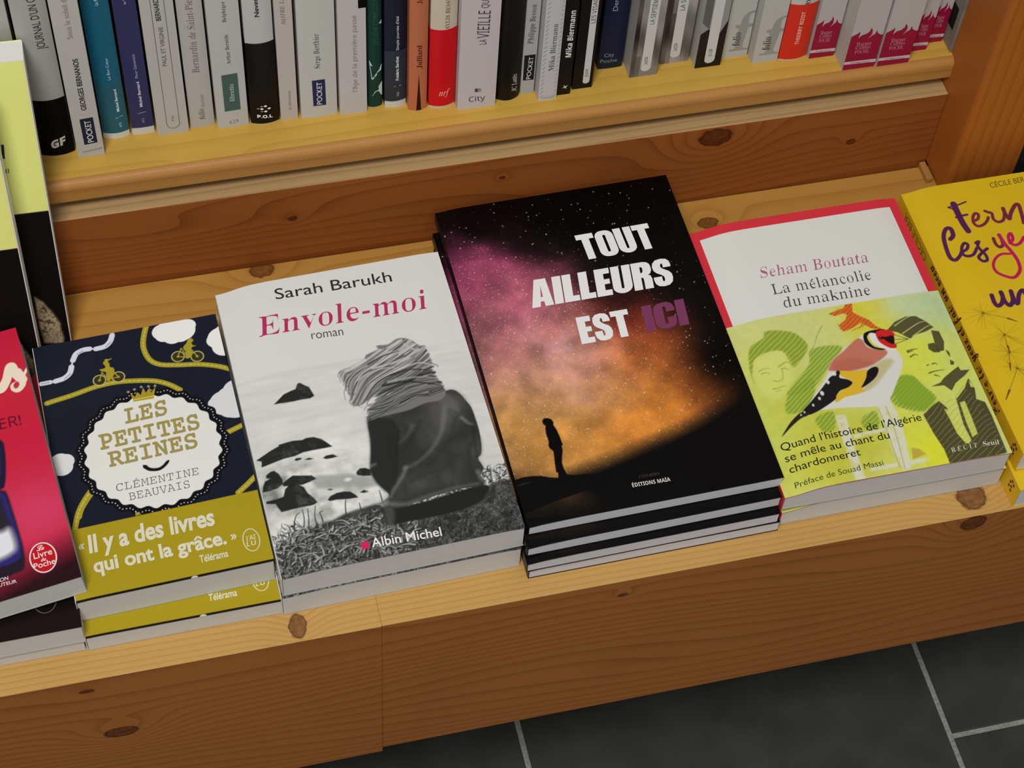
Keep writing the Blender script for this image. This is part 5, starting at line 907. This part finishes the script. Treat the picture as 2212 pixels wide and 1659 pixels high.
flat_ink([('LES', 'slab', .02, TG, [(44.9,111.0),(69.8,112.0),(45.6,121.4)]), ('PETITES', 'slab', .02, TG, [(28.2,96.3),(86.6,97.6),(28.3,106.8)]), ('REINES', 'slab', .02, TG, [(31.3,83.4),(83.1,85.1),(31.5,93.5)])]).build('title', sur, fc, M_GLOSS)
flat_ink([('CLÉMENTINE', 'slab', -.012, (84, 84, 86), [(32.6,65.9),(79.9,66.1),(33.0,70.8)]), ('BEAUVAIS', 'slab', -.012, (84, 84, 86), [(38.9,58.2),(73.6,58.6),(39.0,63.2)])]).build('author_name', sur, fc, M_GLOSS)
CW = (206, 202, 184)
flat_ink([('«', 'sans', .02, CW, [(6.1,32.9),(9.6,33.1),(6.7,37.8)]), ('Il y a des livres', 'sans', .03, CW, [(11.8,29.5),(83.0,31.1),(12.4,41.1)]), ('qui ont la grâce.', 'sans', .03, CW, [(12.6,16.4),(87.2,17.2),(12.6,25.5)]), ('»', 'sans', .02, CW, [(89.7,19.0),(93.2,19.1),(89.8,23.8)]), ('Télérama', 'sans', .02, CW, [(70.2,8.6),(86.4,8.8),(70.5,13.2)])]).build('quotation', sur, fc, M_GLOSS)
lg = [(100.8,16.2),(105.5,16.0),(102.1,22.7)]; i_ = Ink(); i_.ring(lg[0][0], lg[0][1], 4.9, 7.6, .6, (204, 198, 160), KT)
i_.text("J'AI", 'bold', -.004, (204, 198, 160), [(97.7,16.0),(103.3,16.3),(98.0,19.2)], KT); i_.text('LU', 'bold', -.004, (204, 198, 160), [(97.6,12.4),(102.8,12.5),(97.9,15.5)], KT); i_.build('publisher_mark', sur, fc, M_GLOSS)
stack(root, ['jai', 'jai2'], 21.6, ['navy paperback with a scalloped white medallion and an olive foot', 'paperback under the navy one, only its olive foot showing'], 'navy cyclist books in a stack', [21.5, 14.3])
# --- yellow cover
A = Art(130, 208, .36, (204, 172, 32)); A.a += ((A.noise(50, 8, 3) - .5) * 8)[..., None]
PU, PR, PK = (76, 34, 78), (112, 40, 62), (176, 32, 84)
def script(P, w, c, w2=None): A.stroke(P, w * .74, c, 1, None if w2 is None else w2 * .74)
script([(29.0,190.8),(28.9,183.2),(29.1,174.6),(30.1,167.5)], 6.0, PU, 5.4); script([(24.5,188.9),(30.7,189.4),(37.7,191.1)], 1.6, PU); script([(24.7,188.5),(27.3,186.1),(28.0,180.8)], 1.4, PU); script([(26.6,179.8),(30.6,180.3),(34.6,180.6)], 2.2, PU)
script([(36.9,174.7),(40.1,175.8),(41.8,179.1),(40.2,180.6),(37.6,178.0),(36.2,173.1),(38.1,170.0),(42.3,170.7),(45.8,173.4),(47.4,175.7)], 2.8, PR); script([(47.2,181.3),(49.1,179.7),(51.0,178.4),(50.2,173.8),(52.2,170.9),(55.9,171.4),(58.7,175.6),(59.9,181.0)], 2.9, PR); script([(59.9,181.0),(59.7,176.3),(60.7,171.8),(63.6,176.4),(68.7,181.9),(71.2,181.9),(70.5,175.9),(68.8,166.7)], 3.6, PR)
script([(16.5,163.8),(19.2,166.2),(19.6,171.7),(16.6,172.3),(13.3,167.4),(11.6,159.3),(11.1,150.1),(13.4,147.1),(16.9,149.0),(19.4,151.8)], 4.2, PU, 3.2); script([(19.1,151.9),(23.6,153.5),(25.6,156.9),(23.7,158.4),(20.7,154.9),(19.8,150.1),(22.4,147.9),(26.5,148.7),(30.3,153.0)], 2.9, PU); script([(31.2,157.1),(33.6,157.9),(31.6,154.5),(32.6,150.0),(33.9,146.4),(33.3,142.4),(30.1,142.2),(28.8,145.8),(32.9,149.1),(36.9,151.3)], 2.9, PU)
script([(44.0,158.4),(43.8,153.7),(45.5,150.9),(48.4,152.8),(49.0,160.4)], 3.2, PR); script([(48.7,160.4),(49.7,152.6),(51.6,145.4),(52.6,137.7),(51.0,130.5),(45.6,125.8),(40.7,127.2),(35.7,131.9),(35.6,137.7),(39.4,142.8),(44.5,145.2),(49.8,144.3)], 3.6, PK, 2.4); script([(53.2,152.7),(56.4,155.5),(56.9,160.1),(54.5,158.4),(53.5,153.5),(55.8,150.5),(59.7,151.4),(64.2,155.6)], 3.0, PK)
script([(25.4,115.1),(24.9,109.5),(26.0,106.4),(29.3,107.8),(31.8,112.2),(32.1,116.2)], 4.0, PU); script([(32.1,116.2),(31.8,108.9),(33.8,105.3),(37.2,108.6),(38.7,115.7)], 4.0, PU); script([(38.7,115.7),(38.2,107.6),(39.4,105.8),(42.9,112.4),(46.6,114.9),(47.0,109.1)], 3.8, PU)
BR = (128, 98, 32); rs = random.Random(3)
for c_, tip, sd in (([(15.0,103.4)][0], [(28.5,95.9)][0], [(33.3,92.5)][0]), ([(21.7,84.4)][0], [(20.2,75.9)][0], [(19.9,71.1)][0]), ([(19.4,71.2)][0], [(16.6,63.3)][0], [(15.0,58.2)][0]), ([(19.6,58.8)][0], [(9.0,44.8)][0], [(4.3,38.9)][0])):
    for i in range(26): t = rs.uniform(0, 6.28); L = rs.uniform(6, 14); A.stroke([c_, (c_[0] + L * math.cos(t), c_[1] + L * .9 * math.sin(t))], .28, BR, .5, .12, smooth=False)
    A.stroke([c_, tip], .4, BR, .8, smooth=False); A.stroke([tip, sd], 1.3, (110, 60, 30), .95, .5, smooth=False); A.ell(*c_, .8, .8, (110, 80, 26), .8, .3)
cam_yel = lambda u, v: -3.6 * math.exp(-(u / 13.0) ** 2) * (.3 + .7 * v / 208)
root, fc, sp, sur, ssur = lying_book('paperback', 130, 208, 19.9, A, (206, 166, 32), cam_yel, page=M_PAGEV)
flat_ink([('CÉCILE BER', 'sans', 0, (98, 82, 26), [(58.6,199.0),(83.3,199.8),(59.1,203.3)])]).build('author_name', sur, fc, M_GLOSS)
# spine lettering: runs along the spine, tops towards the back cover
def spine_text(t, st, off, col, v0, v1, zc, h): return (t, st, off, col, [(zc + h / 2, v0), (zc + h / 2, v1), (zc - h / 2, v0)])
flat_ink([spine_text('CÉCILE BER', 'sans', 0, (120, 92, 26), 158, 196, 9.5, 6)]).build('spine_author', ssur, sp, M_GLOSS)
flat_ink([spine_text('Ferme les yeux et fais un voeu', 'script', .012, (84, 34, 44), 34, 150, 10.5, 10)]).build('spine_title', ssur, sp, M_GLOSS)
i_ = Ink()
for a_, b_ in ((6, 7), (9, 7.6), (7.4, 10), (11, 10), (13.5, 8.4), (12.4, 6)): i_.poly([(a_, b_), (a_ + 2, b_), (a_ + 2, b_ + 1.8), (a_, b_ + 1.8)], (92, 30, 24), KT)
i_.build('publisher_mark', ssur, sp, M_GLOSS)
stack(root, ['yel', 'yel2'], 19.9, ['bright yellow paperback with purple handwriting and dandelion seeds at the right edge', 'yellow paperback beneath the one with purple handwriting, its foot overhanging forward'], 'yellow handwritten books in a stack')
# --- crimson cover at the far left
A = Art(110, 177, .4, (186, 30, 58))
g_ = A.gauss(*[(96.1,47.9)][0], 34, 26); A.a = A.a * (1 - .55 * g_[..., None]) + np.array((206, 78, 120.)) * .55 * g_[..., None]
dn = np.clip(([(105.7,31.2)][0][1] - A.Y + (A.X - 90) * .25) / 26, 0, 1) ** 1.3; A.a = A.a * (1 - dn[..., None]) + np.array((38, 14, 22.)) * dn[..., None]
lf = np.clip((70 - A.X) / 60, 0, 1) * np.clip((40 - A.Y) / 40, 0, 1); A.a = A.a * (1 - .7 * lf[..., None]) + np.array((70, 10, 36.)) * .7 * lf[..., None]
A.poly([(73.6,112.9),(85.7,102.3),(86.8,94.0),(84.7,80.9),(82.4,72.3),(79.5,69.6),(65.5,70.9)], (30, 24, 52), 1, .5, True); A.poly([(72.7,108.0),(82.2,99.2),(81.9,87.1),(77.7,76.6),(67.0,78.8)], (60, 50, 120), .6, 3, True)
A.poly([(65.3,70.1),(79.6,68.7),(82.3,64.8),(83.0,54.4),(83.6,40.8),(83.7,26.1),(81.9,16.2),(76.1,14.2),(54.5,14.1)], (34, 26, 40), 1, .8, True); A.poly([(65.2,69.3),(78.7,67.7),(81.0,63.5),(82.0,53.1),(82.7,39.5),(82.5,28.1),(79.7,21.8),(69.3,20.8),(56.0,21.6)], (42, 38, 106), 1, .8, True)
A.poly([(64.6,66.2),(77.9,63.8),(78.6,60.2),(79.4,50.7),(80.8,40.2),(80.1,29.8),(77.3,26.7),(70.1,24.9),(56.7,25.4)], (40, 34, 48), 1, 1.2, True); A.poly([(61.0,47.5),(73.7,42.8),(78.7,43.5),(80.3,37.1),(80.0,29.8),(77.4,27.1),(70.2,25.3),(56.7,25.4)], (212, 212, 222), 1, 2.2, True)
CR = (222, 208, 192); A.stroke([(90.7,137.1),(93.5,136.7),(97.6,142.1),(100.6,149.7),(102.6,149.9),(103.6,144.9),(106.0,139.6),(105.6,135.4),(102.5,132.5),(100.1,134.0),(100.2,136.7),(103.4,138.1),(107.4,141.6),(110.3,145.6)], 6.2, CR, 1, 1.6); A.stroke([(103.8,144.5),(106.0,138.7)], 7, CR, 1, 6)
A.ell(*[(102.1,136.2)][0], 1.6, 2.4, (170, 50, 60), 1, .3, -.4)
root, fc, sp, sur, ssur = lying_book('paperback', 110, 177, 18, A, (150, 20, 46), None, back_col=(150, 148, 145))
flat_ink([('ER!', 'ssans', 0, (92, 14, 36), [(87.2,108.9),(99.5,108.1),(87.5,116.2)])]).build('subtitle', sur, fc, M_GLOSS)
flat_ink([('ON', 'sans', .012, (206, 196, 200), [(67.5,11.6),(72.1,11.7),(67.8,13.9)]), ('UTEUR', 'sans', .012, (206, 196, 200), [(66.4,8.8),(76.1,8.2),(66.5,10.9)])]).build('foot_line', sur, fc, M_GLOSS)
lc = [(92.8,18.5),(100.3,16.7),(94.9,28.3)]; i_ = Ink(); rx_, ry_ = lc[1][0] - lc[0][0], lc[2][1] - lc[0][1]
i_.disc(lc[0][0], lc[0][1], rx_, ry_, (178, 22, 38), KT, 40).build('publisher_badge', sur, fc, M_GLOSS)
i_ = Ink().ring(lc[0][0], lc[0][1], rx_, ry_, .8, (216, 200, 196), KT)
for t, st_, P in (('Le', 'script', [(90.3,23.5),(94.5,23.3),(90.6,26.8)]), ('Livre', 'sans', [(87.9,19.1),(98.1,19.0),(88.0,23.0)]), ('de', 'bital', [(91.2,16.3),(94.1,16.2),(91.3,18.4)]), ('Poche', 'sans', [(86.8,12.9),(98.5,12.7),(86.9,16.4)])): i_.text(t, st_, .01, (222, 206, 200), P, KT)
i_.build('badge_lettering', lambda u, v: sur(u, v, .22), fc, M_GLOSS)
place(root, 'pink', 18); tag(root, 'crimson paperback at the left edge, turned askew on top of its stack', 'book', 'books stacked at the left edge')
A = Art(110, 174, 1.2, (150, 24, 46)); dn = np.clip((70 - A.Y) / 34, 0, 1); A.a = A.a * (1 - dn[..., None]) + np.array((20, 13, 13.)) * dn[..., None]
root, fc, sp, sur, ssur = lying_book('paperback', 110, 174, 17.9, A, (40, 14, 18), None, back_col=(150, 148, 145))
b2 = [(92.0,15.9),(98.6,15.7)]; Ink().ring(b2[0][0], b2[0][1] + 5, b2[1][0] - b2[0][0], 8.5, .5, (96, 88, 86), KT).build('publisher_badge', sur, fc, M_GLOSS)
stack(root, ['pink2', 'pink3'], 17.9, ['dark paperback with a faint ring badge, under the crimson one', 'bottom paperback of the stack under the crimson one, only its page edges showing'], 'books stacked at the left edge', [17.9, 10.9])
# --- two pale yellow books leaning back against the upper shelf
hb = [(148.2,100.3)][0][1]; HG, WG_, TG_ = round([(148.1,201.3)][0][1], 1), 147.5, 23.6
A = Art(WG_, HG, .5, (206, 210, 122)); A.a += ((A.noise(60, 5, 2) - .5) * 8)[..., None]
A.poly([(-2, hb), (WG_ + 2, hb), (WG_ + 2, -2), (-2, -2)], (16, 13, 12), 1, .1); 
EG = [(130.7,38.8),(132.8,36.4),(134.9,34.4),(137.1,29.5),(139.1,26.4),(140.5,22.7),(141.9,19.3),(143.1,15.9),(142.7,13.1),(143.1,9.5),(143.8,4.8),(143.0,0.6),(131.8,2.6),(131.5,8.0),(130.9,15.2),(130.7,24.0),(130.9,34.4)]
A.poly(EG + [], (150, 146, 116), 1, .6); A.poly([(-2, -2), *[(p[0] - 3, p[1]) for p in (EG[0], EG[-1], EG[-2], EG[-3], EG[-4], EG[-5])]] if False else EG, (170, 140, 112), .55, 1.5, False, np.clip((hb - 30 - A.Y) / 40, 0, 1))
ex_ = A.noise(4.5, 77, 4); sl, m = A.polymask(EG, .4); A.blend(sl, m * np.clip(np.sin(ex_[sl] * 42) * 2 - .9, 0, 1) * .8, (66, 58, 42))
for P, w_ in (([(131.1,21.1),(132.6,19.8),(134.0,18.5)], 2), ([(136.5,19.1),(138.0,17.8),(140.2,16.7)], 2.2), ([(132.0,12.2),(133.5,11.2),(135.1,10.9)], 1.6), ([(134.7,29.6),(135.9,28.0),(136.4,25.8)], 2.4), ([(133.5,15.1),(134.1,13.2),(132.1,12.9)], 1.2)): A.stroke(P, w_, (58, 46, 34), .8, .6, .3)
root, fc, sp, sur, ssur = lying_book('paperback', WG_, HG, TG_, A, (206, 210, 122), None, mat=M_MATT, page=M_PAGEW, fan=1.0)
flat_ink([('l', 'serif', -.01, (40, 40, 34), [(126.2,139.2),(129.0,139.4),(127.1,148.8)]), ('n', 'serif', -.014, (96, 92, 60), [(127.2,129.2),(129.6,129.5),(127.6,133.6)])]).build('title', sur, fc, M_MATT)
for i, (f, lab) in enumerate((('grB', 'pale yellow and black book leaning on the shelf edge, behind its twin'), ('grF', 'pale yellow and black book leaning in front of its twin, cut by the left edge'))):
    o = root if i == 0 else copy_tree(root); xr, y0, k, roll = TL[f]; q = math.hypot(k, 1)
    m4 = Matrix.Rotation(math.atan2(1, k), 4, 'X') @ Matrix.Rotation(-math.radians(roll), 4, 'Z'); pv = m4 @ Vector((WG_ * MM, 0, 0))
    o.matrix_world = Matrix.Translation((xr * MM - pv.x, (y0 + TG_ * q) * MM - pv.y, .3 * MM - pv.z)) @ m4
    tag(o, lab, 'book', 'pale yellow books leaning on the shelf')
S.camera = cam
